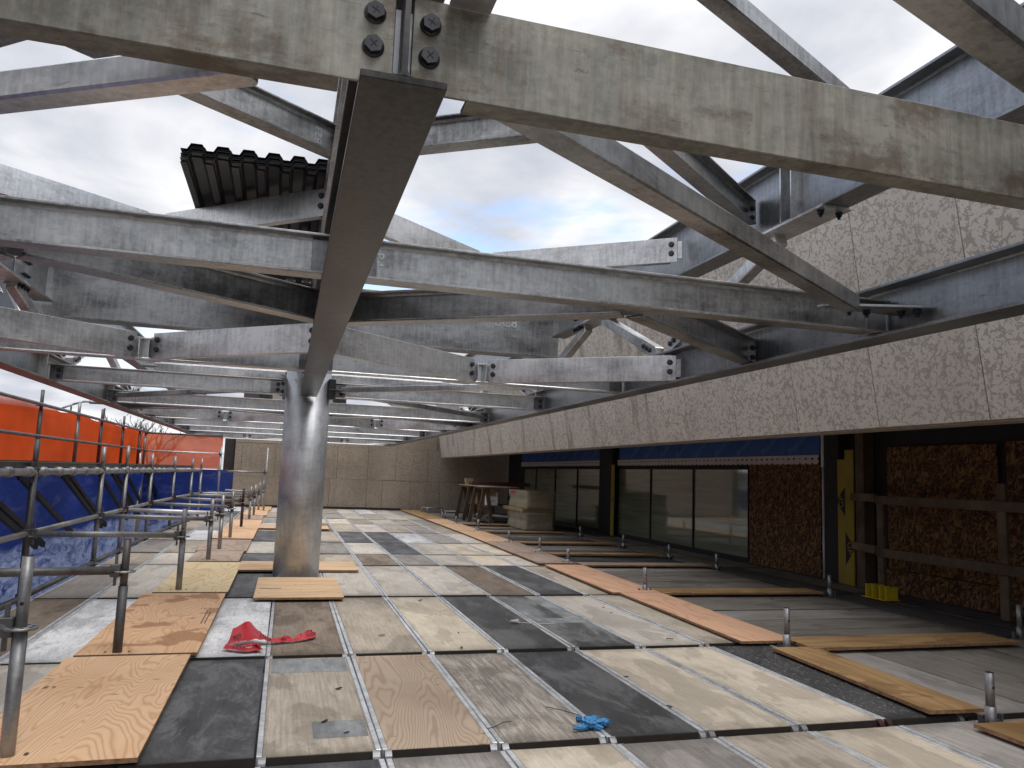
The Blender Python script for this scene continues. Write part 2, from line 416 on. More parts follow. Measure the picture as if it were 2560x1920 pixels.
M['red_label'] = plain('red_label', (.45, .03, .03), .6)
M['ink'] = plain('black_ink', (.012, .011, .011), .8)
M['orange'] = cloth('orange_debris_netting', (.88, .105, .018), .62, .5)
M['orange_far'] = cloth('orange_debris_netting_thin', (.95, .15, .035), .68, .6, (.97, .62, .48), .22, .08)
M['pink'] = cloth('faded_netting_flap', (.95, .62, .56), .65, .4)
M['bluetarp'] = cloth('blue_tarpaulin', (.020, .048, .26), .5, 1.6, (.16, .19, .38), .6, 0, .4, .04, (.50, .58, .82))  # lower part painted pale, standing in for bright ground seen through
M['redtape'] = plain('red_barrier_tape', (.46, .012, .02), .35, 0, .2, 6)
M['glove'] = plain('blue_nitrile', (.045, .24, .50), .42, 0, .35, 30)
M['string'] = plain('white_string', (.6, .58, .54), .9)
M['wire'] = plain('dark_wire', (.04, .035, .03), .7)
M['bark'] = plain('bare_bark', (.06, .05, .045), .9)
M['deckmetal'] = galv('steel_deck_sheet', .02, .05, metal=.6, rough=.4)
M['bld'] = plain('dark_facade', (.055, .05, .05), .7, 0, .2, .6)
M['bld_pane'] = plain('facade_pane', (.30, .25, .22), .4, 0, .1, .5)
M['asphalt'] = plain('asphalt', (.05, .05, .05), .9, 0, .25, 2)
M['crane'] = plain('dark_boom_paint', (.10, .105, .12), .5)
M['letter_white'] = plain('white_letter', (.75, .75, .75), .6)
# window glass: pale greenish base under a reflecting coat
def glass():
    m, nt, out = nodemat('window_pane'); n = N(nt)
    f = n.noise(n.coords((1, .2, 5)), 3, 3)
    c = n.ramp(f, [(.3, (.125, .145, .10)), (.7, (.19, .215, .15))])
    b = bsdf(n, out, c, .07, 0, None); b.inputs['Coat Weight'].default_value = .8; b.inputs['Coat Roughness'].default_value = .03
    return m
M['glass'] = glass()
# perforated flashing
def perf():
    m, nt, out = nodemat('perforated_flashing'); n = N(nt)
    vo = n('ShaderNodeTexVoronoi', distance='EUCLIDEAN'); vo.inputs['Scale'].default_value = 15; vo.inputs['Randomness'].default_value = .1
    n.l(n.coords((1, .55, 1.0), rnd=False), vo.inputs['Vector'])
    k = n.math('LESS_THAN', vo.outputs['Distance'], .27)
    c = n.mix(k, (.50, .48, .47), (.01, .01, .01))
    bsdf(n, out, c, .6, .1)
    return m
M['perf'] = perf()

# ------------------------------------------------------------------ sky and light
SUN_EL, SUN_AZ = R(63), R(150)      # high, behind the camera and to the right
w = bpy.data.worlds.new('World'); scene.world = w; w.use_nodes = True
nt = w.node_tree; nt.nodes.clear(); n = N(nt)
wo = n('ShaderNodeOutputWorld'); bg = n('ShaderNodeBackground'); bg.inputs['Strength'].default_value = .1
sky = n('ShaderNodeTexSky', sky_type='NISHITA'); sky.sun_disc = False
sky.sun_elevation = SUN_EL; sky.sun_rotation = SUN_AZ; sky.air_density = 1.0; sky.dust_density = 1.0
tc = n('ShaderNodeTexCoord')
sep = n('ShaderNodeSeparateXYZ'); n.l(tc.outputs['Generated'], sep.inputs[0])
# project the view direction on a flat cloud layer
zz = n.math('MAXIMUM', n.math('ADD', sep.outputs['Z'], .16), .05)
cb = n('ShaderNodeCombineXYZ'); n.l(n.math('DIVIDE', sep.outputs['X'], zz), cb.inputs[0]); n.l(n.math('DIVIDE', sep.outputs['Y'], zz), cb.inputs[1])
mp = n('ShaderNodeMapping'); mp.inputs['Location'].default_value = (2.53, 4.81, -5.8); n.l(cb.outputs[0], mp.inputs['Vector'])
f1 = n.noise(mp.outputs[0], 1.3, 7, .52, .35)
f2 = n.noise(mp.outputs[0], 2.6, 6, .5, .2)
cl = n.ramp(n.math('ADD', n.math('MULTIPLY', f1, .6), n.math('MULTIPLY', f2, .4)), [(.39, (5.4, 5.75, 6.7)), (.49, (7.7, 7.9, 8.5)), (.58, (10.6, 10.6, 10.8))])
boost = n.math('ADD', n.math('MULTIPLY', n.math('MAXIMUM', n.math('SUBTRACT', sep.outputs['Z'], .52), 0.0), 3.6), 1.0)   # overcast sky is brightest overhead
bm_ = n('ShaderNodeVectorMath', operation='SCALE'); n.l(cl, bm_.inputs[0]); n.l(boost, bm_.inputs['Scale'])
mp2 = n('ShaderNodeMapping'); mp2.inputs['Location'].default_value = (5.3, 3.85, -5.32); n.l(cb.outputs[0], mp2.inputs['Vector'])
gap = n.ramp(n.noise(mp2.outputs[0], 1.25, 7, .55, .3), [(.32, 1.0), (.44, 0.0)])
blu = n('ShaderNodeVectorMath', operation='SCALE'); n.l(sky.outputs[0], blu.inputs[0]); blu.inputs['Scale'].default_value = 3.2
col = n.mix(gap, bm_.outputs[0], blu.outputs[0])
n.l(col, bg.inputs['Color']); n.l(bg.outputs[0], wo.inputs[0])

sl = bpy.data.lights.new('sun', 'SUN'); sl.energy = 1.4; sl.angle = R(30); sl.color = (1, .975, .94)
so = bpy.data.objects.new('sun', sl); COL.objects.link(so)
sd = Vector((math.sin(SUN_AZ)*math.cos(SUN_EL), math.cos(SUN_AZ)*math.cos(SUN_EL), math.sin(SUN_EL)))
so.rotation_euler = sd.to_track_quat('Z', 'Y').to_euler(); so.location = sd*30

# ------------------------------------------------------------------ camera
cam = bpy.data.cameras.new('camera'); co = bpy.data.objects.new('camera', cam); COL.objects.link(co)
cam.sensor_width = 36; cam.lens = 36*1923/2560; cam.clip_start = .05; cam.clip_end = 2000
rt = Vector((0.95932944, -0.27988968, 0.03672589)); up = -Vector((0.06853179, 0.1047105, -0.99213865)); fw = Vector((0.27384378, 0.95430471, 0.11963321))
co.matrix_world = Matrix(((rt.x, up.x, -fw.x, 0), (rt.y, up.y, -fw.y, 0), (rt.z, up.z, -fw.z, 1.1), (0, 0, 0, 1)))
scene.camera = co
scene.view_settings.view_transform = 'Standard'; scene.view_settings.look = 'None'
scene.view_settings.exposure = 0.0; scene.view_settings.gamma = 1.0
#PART2
# ------------------------------------------------------------------ ground and distance
g = MB().box(-400, -400, -4.7, 400, 400, -4.5).build('ground', M['asphalt']); struct(g)

# ------------------------------------------------------------------ deck panels
ORD = ['first', 'second', 'third', 'fourth', 'fifth', 'sixth', 'seventh', 'eighth', 'ninth', 'tenth', 'eleventh', 'twelfth', 'thirteenth', 'fourteenth', 'fifteenth']
LOOK = dict(shade='shade-toned grey plywood', shade2='shade-toned dark plywood', tan='tan weathered plywood', cream='pale cream plywood', grey='grey weathered plywood', light='light worn plywood', worn='open-grained worn plywood',
            white='white-rubbed plywood', brown='brown stained plywood', dark='charcoal black', speck='white-specked black', stripe='dusty charcoal', rings='ring-grained tan plywood')
RAIL = {}
def deck_panel(x0, x1, y0, y1, kind, where, along='y', rails=True, hooks=False, z=0.0, group='scaffold deck panels'):
    """x0..x1,y0..y1 on the deck; the panel's length runs along y or x"""
    cx, cy = (x0+x1)/2, (y0+y1)/2
    if along == 'y': wd, ln, rz = x1-x0, y1-y0, 0.0
    else: wd, ln, rz = y1-y0, x1-x0, R(90)
    z += random.uniform(-.004, .003)
    t = thing('deck_panel', f'{LOOK[kind]} deck panel, {where}', 'deck panel', (cx, cy, z), 0, group, rot=(random.uniform(-.0012, .0012), random.uniform(-.002, .002), rz+random.uniform(-.002, .002)))
    rw = .023 if rails else .002
    hw = wd/2-.003; hl = ln/2
    mb = MB().box(-hw+rw, -hl, -.014, hw-rw, hl, -.001, bev=.0015)
    mb.build('board', B[kind], t)
    if rails:
        for s in (-1, 1):
            a, b = sorted((s*hw, s*(hw-rw+.001)))
            r = MB().box(a, -hl+.004, -.055, b, hl-.004, .001, bev=.002)
            r.build('side_rail', M['alu'], t)
    for s in (-1, 1):
        a, b = sorted((s*hl+s*.0005, s*hl+s*.0045)); MB().box(-hw+rw+.001, a, -.05, hw-rw-.001, b, -.004).build('end_cap', M['deckend'], t)
    if hooks:
        for s in (-1, 1):
            for q in (-1, 1):
                hk = MB()
                pts = [(0, 0)]+[(.034*math.cos(a), .034*math.sin(a)) for a in [R(90-15*i) for i in range(0, 8)]]
                x = s*(hw-.022)
                if q > 0: hk.prism([(hl-.002+p[0], -.034+p[1]) for p in pts], x-.014, x+.014, 'x')
                else: hk.prism([(-hl+.002-p[0], -.034+p[1]) for p in reversed(pts)], x-.014, x+.014, 'x')
                hk.build('hook', M['scaf'] if random.random() < .88 else M['scaf_red'], t)
    return t

X0 = -.04; P = .483
ROWY = [.95, 3.18, 4.87, 7.08, 9.38, 10.63, 12.36, 14.40, 16.60, 18.30, 20.50, 22.78]
GRID = {  # row : kinds for columns -1..6
 0: ['dark', 'dark', 'grey', 'cream', 'grey', 'tan', 'cream', 'grey'],
 1: ['dark', 'tan', 'rings', 'worn', 'dark', 'cream', 'cream', 'speck'],
 2: ['white', 'brown', 'tan', 'cream', 'dark', 'stripe', 'light', 'tan'],
 3: ['dark', 'grey', 'light', 'light', 'light', 'brown', 'dark', 'tan'],
 4: ['dark', 'grey', 'tan', 'brown', 'grey', 'light', 'cream', 'light'],
 5: ['light', 'grey', 'grey', 'light', 'dark', 'light', 'cream', 'cream'],
 6: ['dark', 'dark', 'tan', 'dark', 'dark', 'white', 'grey', 'light'],
 7: ['light', 'light', 'brown', 'tan', 'light', 'tan', 'grey', 'tan'],
 8: ['grey', 'tan', 'cream', 'cream', 'tan', 'light', 'tan', 'grey'],
 9: ['tan', 'grey', 'dark', 'grey', 'light', 'tan', 'light', 'tan'],
 10: ['light', 'tan', 'grey', 'tan', 'light', 'white', 'light', 'grey'],
}
for r, kinds in GRID.items():
    y0, y1 = ROWY[r], ROWY[r+1]
    gp = .036 if r > 2 else .048
    for i, k in enumerate(kinds):
        c = i-1
        xa, xb = X0+P*c, X0+P*(c+1)
        if c == 6 and r == 6: pass
        where = f'{ORD[i]} from left in the {ORD[r]} row of the middle strip'
        dp = deck_panel(xa, xb, y0+gp, y1-gp, k, where, rails=(c >= 0), hooks=(r < 3 and c >= 0))
        if k == 'stripe':
            for a_, b_, c_, d_ in ((-.205, -.25, -.10, 1.05), (.075, -.25, .205, 1.05), (-.10, -.25, .075, -.05)):
                MB().box(a_, b_, -.0009, c_, d_, -.0004).build('dust_band', M['dust'], dp)
        if r == 1 and c == 0:
            MB().box(-.205, .46, -.0009, .205, .76, -.0004).build('dust_band', M['dust'], dp)
            MB().box(-.02, -.62, -.0009, .205, -.40, -.0004).build('dust_band', M['dust'], dp)
# left strip between the guard posts and the tarpaulin
LEFT = [('tan', 'grey'), ('cream', 'light'), ('brown', 'white'), ('grey', 'light'), ('tan', 'light'), ('grey', 'tan'), ('grey', 'white'), ('tan', 'grey'), ('light', 'grey'), ('white', 'dark'), ('grey', 'white')]
for r in range(11):
    for j, k in enumerate(LEFT[r]):
        xa = -1.87+.435*j
        deck_panel(xa, xa+.435, ROWY[r]+.03, ROWY[r+1]-.03, k, f'{"outer" if j == 0 else "inner"} one of the {ORD[r]} pair beside the tarpaulin', rails=True, group='deck panels beside the tarpaulin')
    deck_panel(-1.0, X0-P, ROWY[r]+.03, ROWY[r+1]-.03, 'grey', f'narrow gap filler under the {ORD[r]} left plywood sheet', rails=False, z=-.012, group='deck panels beside the tarpaulin')
struct(MB().box(-1.87, -12, -.05, 6.4, .90, -.012).build('deck_floor', B['grey']))
# right bay: crosswise planks, then two long planks by the wall
for r in range(11):
    y0, y1 = ROWY[r]+.04, ROWY[r+1]-.04
    if r < 2:
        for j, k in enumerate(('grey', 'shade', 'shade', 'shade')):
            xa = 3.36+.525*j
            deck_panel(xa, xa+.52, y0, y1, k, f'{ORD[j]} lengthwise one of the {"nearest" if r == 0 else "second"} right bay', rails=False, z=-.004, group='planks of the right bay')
    else:
        m = max(2, round((y1-y0)/.47)); st = (y1-y0)/m
        for j in range(m):
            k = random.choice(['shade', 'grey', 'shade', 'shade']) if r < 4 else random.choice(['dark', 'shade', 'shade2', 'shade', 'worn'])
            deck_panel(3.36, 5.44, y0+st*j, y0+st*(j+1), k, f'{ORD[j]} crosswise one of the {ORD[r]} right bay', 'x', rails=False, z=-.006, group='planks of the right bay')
    for j in range(2):
        xa = 5.5+.45*j
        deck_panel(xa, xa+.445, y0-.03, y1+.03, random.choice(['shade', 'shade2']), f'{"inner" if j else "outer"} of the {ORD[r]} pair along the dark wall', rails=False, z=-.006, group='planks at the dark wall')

# ------------------------------------------------------------------ plywood cover sheets
def sheet(x0, x1, y0, y1, kind, label, z=.004, rz=0.0, along='y', th=.019, tilt=(0, 0), group=None):
    cx, cy = (x0+x1)/2, (y0+y1)/2
    if along == 'y': hx, hy, a = (x1-x0)/2, (y1-y0)/2, 0.0
    else: hx, hy, a = (y1-y0)/2, (x1-x0)/2, R(90)
    t = thing('plywood_sheet', label, 'plywood sheet', (cx, cy, z), 0, group, rot=(tilt[0], tilt[1], a+rz))
    MB().box(-hx, -hy, 0, hx, hy, th-.0035).build('plies', M['plyedge'], t)
    MB().box(-hx, -hy, th-.003, hx, hy, th, bev=.001).build('face_veneer', B[kind], t)
    return t
G1 = 'plywood sheets bridging the left posts'; G2 = 'plywood strips along the right posts'; G3 = 'plywood strips lying crosswise'
big = sheet(-1.08, -.45, 3.215, 4.855, 'fresh', 'large fresh orange plywood sheet with wavy grain, nearest the camera at lower left', .012, group=G1)
for i, (s, x, y, a) in enumerate((('SPRUCE', -.25, .30, 90), ('T&G CSP', -.21, .30, 90))):
    pass
s2 = sheet(-1.06, -.42, 4.90, 7.11, 'fresh_wet', 'orange plywood sheet with rusty wet stains and black stamps, second along the left posts', .012, group=G1)
s3 = sheet(-1.01, -.41, 7.18, 9.36, 'fresh_pale', 'pale yellow plywood sheet beside the foot of the third guard post', .012, group=G1)
sheet(-1.0, -.45, 9.46, 10.58, 'fresh_old', 'dull grey-tan plywood sheet just behind the pale yellow one', .012, group=G1)
sheet(-1.03, -.42, 10.62, 12.22, 'fresh_old', 'brownish worn plywood sheet, fifth along the left posts', .012, group=G1)
sheet(-1.0, -.41, 12.42, 14.48, 'fresh', 'clean orange plywood sheet in front of the rusty post', .012, group=G1)
sheet(-.98, -.40, 14.5, 16.9, 'fresh', 'orange plywood sheet around the foot of the rusty post', .012, group=G1)
sheet(-.95, -.42, 17.0, 18.4, 'fresh_old', 'grey-brown plywood sheet, eighth along the left posts', .012, group=G1)
sheet(-.90, -.36, 18.5, 20.7, 'fresh', 'small bright orange sheet, second last before the stone wall', .012, group=G1)
sheet(-.86, -.32, 20.8, 22.7, 'fresh', 'small bright orange sheet touching the stone wall', .012, group=G1)
cs = sheet(-.19, .545, 6.82, 8.07, 'fresh_plain', 'square-cut plywood piece with a signature, in front of the column foot', .016, along='x')
cs2 = sheet(-.42, .83, 8.66, 9.45, 'fresh_plain', 'plywood piece butting behind the column foot', .014, along='x')
sheet(-.42, .83, 14.6, 15.4, 'fresh', 'orange plywood piece on the deck further behind the column', .014, along='x')
sheet(3.16, 3.48, 3.2, 4.60, 'fresh_dirty', 'dirty ochre plywood strip, nearest of the strips along the right posts', .014, rz=-.055, group=G2)
sheet(3.13, 3.56, 4.80, 6.98, 'fresh_red', 'reddish orange plywood strip, second along the right posts', .014, rz=-.03, group=G2)
sheet(3.13, 3.63, 7.0, 9.24, 'fresh_red', 'reddish orange plywood strip, third along the right posts', .014, rz=-.03, group=G2)
sheet(3.16, 3.66, 9.42, 10.62, 'fresh_old', 'pinkish grey plywood strip, fourth along the right posts', .014, rz=-.02, group=G2)
sheet(3.18, 3.72, 10.66, 12.4, 'fresh_old', 'brown plywood strip, fifth along the right posts', .014, rz=-.02, group=G2)
sheet(3.22, 3.74, 12.44, 14.75, 'fresh', 'orange plywood strip, sixth along the right posts', .014, rz=-.015, group=G2)
sheet(3.24, 3.76, 14.8, 16.8, 'fresh', 'orange plywood strip, seventh along the right posts', .014, rz=-.01, group=G2)
sheet(3.25, 3.77, 16.85, 18.4, 'fresh', 'orange plywood strip, eighth along the right posts', .014, group=G2)
sheet(3.26, 3.78, 18.45, 20.5, 'fresh_dirty', 'orange plywood strip, ninth along the right posts, near the far wall', .014, group=G2)
sheet(3.26, 3.78, 20.55, 22.6, 'fresh_dirty', 'orange plywood strip ending at the far stone wall', .014, group=G2)
sheet(3.17, 3.75, 2.1, 3.0, 'fresh_dirty', 'ochre plywood corner cut off by the lower right edge of the view', .014, group=G2)
sheet(3.47, 5.25, 4.53, 4.88, 'fresh_dirty', 'ochre plywood strip lying crosswise, nearest the camera', .018, along='x', rz=.005, group=G3)
sheet(3.60, 5.40, 6.90, 7.2, 'fresh_dirty', 'orange-brown crosswise strip, second from the camera', .018, along='x', rz=-.012, group=G3)
sheet(3.66, 5.46, 9.2, 9.48, 'fresh_old', 'brown crosswise strip, third from the camera', .018, along='x', group=G3)
sheet(3.70, 5.46, 10.5, 10.74, 'fresh_dirty', 'brown crosswise strip, fourth from the camera', .018, along='x', group=G3)
sheet(3.72, 5.46, 12.25, 12.55, 'fresh_dirty', 'orange-brown crosswise strip, fifth from the camera', .018, along='x', group=G3)
sheet(3.74, 5.4, 14.6, 14.85, 'fresh_dirty', 'crosswise strip in front of the wrapped insulation stack', .018, along='x', group=G3)
sheet(3.76, 4.9, 16.7, 16.95, 'fresh_dirty', 'crosswise strip at the foot of the sawhorses', .018, along='x', group=G3)
# stamps and scribbles on the new sheets
def stamp(par, x, y, z, txt, size, up, name='stamp'):
    upv = Vector(up); lettering(name, txt, size, .0002, M['ink'], par, (x, y, z+.0006), upv.cross(Vector((0, 0, 1))), upv)
stamp(big, -.255, .20, .019, 'T&G', .028, (-1, 0, 0)); stamp(big, -.22, .20, .019, 'CSP', .020, (-1, 0, 0))
for k in range(5):
    MB().box(.25+.012*k, -.25+.0*k, .0193, .256+.012*k, .25-.03*k, .0197).build('stamp', M['ink'], s2) if k in (0, 2) else None
stamp(s2, .23, .35, .019, '12.5', .05, (0, 1, 0)); stamp(s2, .24, .15, .019, 'CSP', .045, (0, 1, 0)); stamp(s2, .18, -.05, .019, 'A', .05, (0, 1, 0))
sg = MB(); pts = [(-.33, -.02), (-.30, .015), (-.285, -.02), (-.265, .01), (-.25, -.015), (-.22, .0), (-.20, .015), (-.19, -.02), (-.17, .01), (-.15, -.01)]
for a, b in zip(pts[:-1], pts[1:]): sg.tube((a[1]-.12, -a[0], .0195), (b[1]-.12, -b[0], .0195), .0025, 5)
sg.build('signature', M['ink'], cs)

# ------------------------------------------------------------------ scaffold tubes
TUBE = .0242
def post(x, y, z0, z1, mat, label, group, spigot=True, ros=(), wedges=False, hole=True, lean=0.0):
    t = thing('scaffold_post', label, 'scaffold post', (x, y, z0), 0, group, rot=(0, lean, 0))
    h = z1-z0
    if spigot:
        zs = h-.26 if h > .5 else h*.42
        zs = max(.02, zs)
        MB().tube((0, 0, 0), (0, 0, zs), TUBE*1.06, 14).build('lower_tube', mat, t)
        MB().tube((0, 0, zs), (0, 0, h), TUBE*.86, 14).build('spigot', mat, t)
        MB().tube((0, 0, h), (0, 0, h+.003), TUBE*.74, 14).build('bore', M['ink'], t)
        if hole:
            MB().tube((0.0, -TUBE*.84, zs+.09), (0.0, -TUBE*.9, zs+.09), .007, 10).build('pin_hole', M['ink'], t)
    else:
        MB().tube((0, 0, 0), (0, 0, h), TUBE, 14).build('tube', mat, t)
    for q in ros:
        k = MB().ring((0, 0, q), .058, 0, .009, 20); k.build('rosette', M['scaf'], t)
        hs = MB()
        for a in range(8):
            hs.tube((.042*math.cos(a*.785+.39), .042*math.sin(a*.785+.39), q-.006), (.042*math.cos(a*.785+.39), .042*math.sin(a*.785+.39), q+.0052), .0075, 8)
        hs.build('rosette_slot', M['ink'], t)
    if wedges:
        for s in (-1, 1):
            wd = MB(); wd.box(s*.036-.012, -.012, .0, s*.036+.012, .012, .05); wd.box(s*.062-.006, -.01, -.02, s*.062+.006, .012, .075)
            wd.build('wedge_clamp', M['scaf_dark'], t)
    return t
def ledger(p0, p1, mat, label, group, r=.0242, heads=True, headmat=None, cat='scaffold ledger'):
    p0 = Vector(p0); p1 = Vector(p1)
    t = thing('scaffold_ledger', label, cat, p0, 0, group)
    d = p1-p0
    MB().tube((0, 0, 0), d, r, 12).build('tube', mat, t)
    if heads:
        u = d.normalized()
        for c in (u*.012, d-u*.012):
            h = MB(); h.box(c.x-.026, c.y-.022, c.z-.036, c.x+.026, c.y+.022, c.z+.036, bev=.004); h.box(c.x-.007, c.y-.012, c.z-.085, c.x+.007, c.y+.006, c.z+.085)
            h.build('wedge_head', headmat or M['scaf_dark'], t)
    return t
INN = [(-.90, 3.31, .74), (-.85, 4.95, .66), (-.82, 7.31, .72), (-.79, 9.6, .72), (-.765, 10.81, .73), (-.75, 12.56, .73), (-.71, 14.82, .71), (-.67, 17.05, .70), (-.64, 18.55, .71), (-.61, 20.7, .72), (-.57, 22.4, .74)]
IL = ['bright steel guard post at the left edge, with a slotted rosette near its top', 'dark paint-spotted guard post, second along the left plywood sheets', 'grey guard post standing on the pale yellow plywood', 'grey guard post, fourth along the left plywood sheets', 'grey guard post, fifth along the left plywood sheets', 'grey guard post just before the rusty one', 'rust-red guard post on the orange sheet', 'grey guard post just behind the rusty one', 'thin grey guard post, ninth in the left row', 'thin grey guard post, tenth in the left row', 'last guard post of the left row, by the stone wall']
for i, (x, y, h) in enumerate(INN):
    mt = M['scaf_dark'] if i == 1 else (M['scaf_red'] if i == 6 else M['scaf'])
    post(x, y, -.04, h, mt, IL[i], 'guard posts in the left row', ros=(.52,) if i < 5 else (.5,), wedges=True)
OUT = [(-1.92, 3.1, 1.2), (-1.92, 4.75, 1.22), (-1.91, 6.93, 1.26), (-1.91, 9.28, 1.26), (-1.91, 10.6, 1.31), (-1.90, 12.4, 1.25), (-1.86, 14.5, 1.24), (-1.78, 16.4, 1.23), (-1.71, 17.4, 1.24)]
for i, (x, y, h) in enumerate(OUT):
    post(x, y, -.06, h, M['scaf_dark'] if i < 3 else M['scaf'], f'{ORD[i]} post from the camera in the row against the blue tarpaulin', 'outer scaffold posts on the left', ros=(.56, .08))
ODR = [o[1] for o in OUT]
for i in range(len(OUT)-1):
    a, b = OUT[i], OUT[i+1]
    ledger((a[0], a[1]+.03, .52), (b[0], b[1]-.03, .52), M['scaf'], f'mid-height ledger between the {ORD[i]} and {ORD[i+1]} outer posts', 'long ledgers on the left')
    ledger((a[0]+.005, a[1]+.03, .03), (b[0]+.005, b[1]-.03, .03), M['scaf_dark'], f'bottom ledger between the {ORD[i]} and {ORD[i+1]} outer posts', 'bottom ledgers on the left')
    p = ledger((a[0], a[1]+.03, 1.0), (b[0], b[1]-.03, 1.0), M['scaf'], f'thick platform ledger with plank hooks between the {ORD[i]} and {ORD[i+1]} outer posts', 'platform ledgers on the left', r=.029)
    L = b[1]-a[1]-.06
    hk = 0.16
    while hk < L-.1:
        for dx in (0, .055):
            h = MB()
            h.tube((0, hk+dx-.014, 0), (0, hk+dx+.014, 0), .041, 14)
            h.build('plank_hook', M['scaf'], p)
        hk += .46
for i in range(0, 9):
    a = OUT[i]; b = INN[i] if i < 9 else INN[-1]
    b = INN[i]
    m_ = M['scaf_dark'] if i == 1 else (M['scaf'] if i != 4 else M['alu'])
    ledger((a[0]+.03, a[1], .52 if i > 1 else .485), (b[0]-.035, b[1], .49 if i > 1 else .485), m_, f'cross ledger joining the {ORD[i]} outer post to the {ORD[i]} guard post', 'cross ledgers on the left', headmat=M['scaf_red'] if i in (4, 5, 6) else None)
ledger((-1.68, 18.5, .52), (-.66, 18.55, .47), M['scaf'], 'cross ledger at the ninth guard post', 'cross ledgers on the left')
ledger((-1.65, 20.6, .52), (-.63, 20.7, .47), M['scaf'], 'cross ledger at the tenth guard post, near the stone wall', 'cross ledgers on the left')
post(-.48, 20.5, -.02, 1.60, M['scaf'], 'tall thin standard in front of the far stone wall', None, spigot=False, ros=(1.02, .56))
ledger((-1.42, 20.1, .98), (-.51, 20.5, .98), M['scaf'], 'high cross ledger in front of the far stone wall', None)
# ledgers under the deck joints
for r in range(1, 8):
    ledger((-.85, ROWY[r], -.066), (3.4, ROWY[r], -.066), M['scaf_dark'], f'tube under the deck joint, {ORD[r-1]} from the camera', 'tubes under the deck joints', heads=False)
# right posts
RP = [(3.35, 3.07, .24), (3.38, 4.70, .27), (3.50, 7.14, .25), (3.57, 9.52, .21), (3.61, 10.8, .24), (3.62, 12.45, .21), (3.68, 14.85, .25), (3.68, 16.9, .19), (3.67, 18.45, .19), (3.69, 20.6, .19)]
for i, (x, y, h) in enumerate(RP):
    post(x, y, -.03, h, M['scaf'], f'short steel stub post, {ORD[i]} from the camera along the right plywood strips', 'stub posts of the right row', ros=(), wedges=True)
RP2 = [(5.6, 4.84, .25), (5.49, 6.91, .21), (5.48, 9.09, .20), (5.48, 10.4, .20), (5.48, 12.0, .21), (5.58, 14.23, .19)]
for i, (x, y, h) in enumerate(RP2):
    post(x, y, -.03, h, M['scaf'], f'short stub post in the shade, {ORD[i]} from the camera near the dark wall', 'stub posts near the wall', ros=(), wedges=True)

# ------------------------------------------------------------------ outer platform, netting, tarpaulin
t = thing('outer_platform', 'narrow plank platform behind the left ledgers, below the orange netting', 'platform', (0, 0, 0))
for j in range(3):
    MB().box(-2.95+.34*j, -1.0, 1.035, -2.95+.34*j+.33, 18.15, 1.075).build('plank', M['scaf_dark'], t)
MB().box(-1.95, -1.0, 1.077, -1.93, 18.15, 1.088).build('toe_strip', M['lumber'], t)
NP = [6.9, 8.9, 10.77, 12.57, 14.05, 15.82, 17.52, 18.2]
for i, y in enumerate(NP):
    post(-2.97, y, 1.075, 1.955, M['scaf'] if i in (3, 7) else M['scaf_dark'], f'netting post, {ORD[i]} from the camera along the orange netting', 'posts of the orange netting', ros=(.30, .685), hole=False)
ledger((-2.93, -1, 1.77), (-2.93, 18.2, 1.77), M['scaf'], 'long top rail in front of the orange netting', 'rails of the orange netting', heads=False, r=.021)
ledger((-2.93, -1, 1.38), (-2.93, 18.2, 1.38), M['scaf'], 'long middle rail in front of the orange netting', 'rails of the orange netting', heads=False, r=.021)
ledger((-2.97, 18.2, 1.755), (-1.42, 18.3, 1.755), M['scaf_dark'], 'dark top rail of the netting return at the far end', 'rails of the orange netting', heads=True, r=.02)
ledger((-2.97, 18.2, 1.372), (-1.42, 18.3, 1.372), M['alu'], 'bright middle rail of the netting return at the far end', 'rails of the orange netting', heads=True, r=.02)
post(-1.42, 18.3, 0.0, 1.52, M['scaf'], 'corner standard at the right end of the netting return', None, spigot=False, ros=(1.37, 1.02))
def curtain(name, pts, z0f, z1f, nz, wob, mat, seed):
    rnd = random.Random(seed); bm = bmesh.new(); rows = []
    for i, (x, y, nx, ny) in enumerate(pts):
        a = z0f(i); b = z1f(i); col_ = []
        for k in range(nz+1):
            z = a+(b-a)*k/nz
            o = wob*(math.sin(i*.55+k*.8)+.6*math.sin(i*1.37-k*.5+1)+rnd.uniform(-.35, .35))
            col_.append(bm.verts.new((x+nx*o, y+ny*o, z)))
        rows.append(col_)
    for i in range(len(rows)-1):
        for k in range(nz):
            f = bm.faces.new((rows[i][k], rows[i+1][k], rows[i+1][k+1], rows[i][k+1])); f.smooth = True
    me = bpy.data.meshes.new(name); bm.to_mesh(me); bm.free(); me.materials.append(mat)
    return me
ln_ = [(-3.06, -1.5+.33*i, 1, 0) for i in range(61)]
net = thing('debris_netting', 'bright orange debris netting stretched along the left guardrail', 'debris netting', (0, 0, 0))
obj('mesh_sheet', curtain('mesh_sheet', ln_, lambda i: 1.05, lambda i: 1.775+.02*math.sin(i*.9)+(.015 if i % 5 == 0 else 0) if True else 0, 10, .012, M['orange'], 1), net)
obj('faded_flap', curtain('faded_flap', [(-3.022, 4+.33*i, 1, 0) for i in range(25)], lambda i: 1.50+.0112*i, lambda i: 1.80+.006*math.sin(i), 3, .006, M['pink'], 5), net)
net2 = thing('debris_netting', 'thinner see-through orange netting across the far end of the left platform', 'debris netting', (0, 0, 0))
obj('mesh_sheet', curtain('mesh_sheet', [(-3.05+.137*i, 18.33+.01*i, 0, 1) for i in range(13)], lambda i: 1.03, lambda i: 1.765, 8, .012, M['orange_far'], 2), net2)
tp = tag(obj('tarpaulin', curtain('tarpaulin', [(-3.08, -2+.4*i, 1, 0) for i in range(53)], lambda i: -2.4, lambda i: 1.03, 14, .045, M['bluetarp'], 3)), 'creased blue tarpaulin hanging below the left platform', 'tarpaulin')
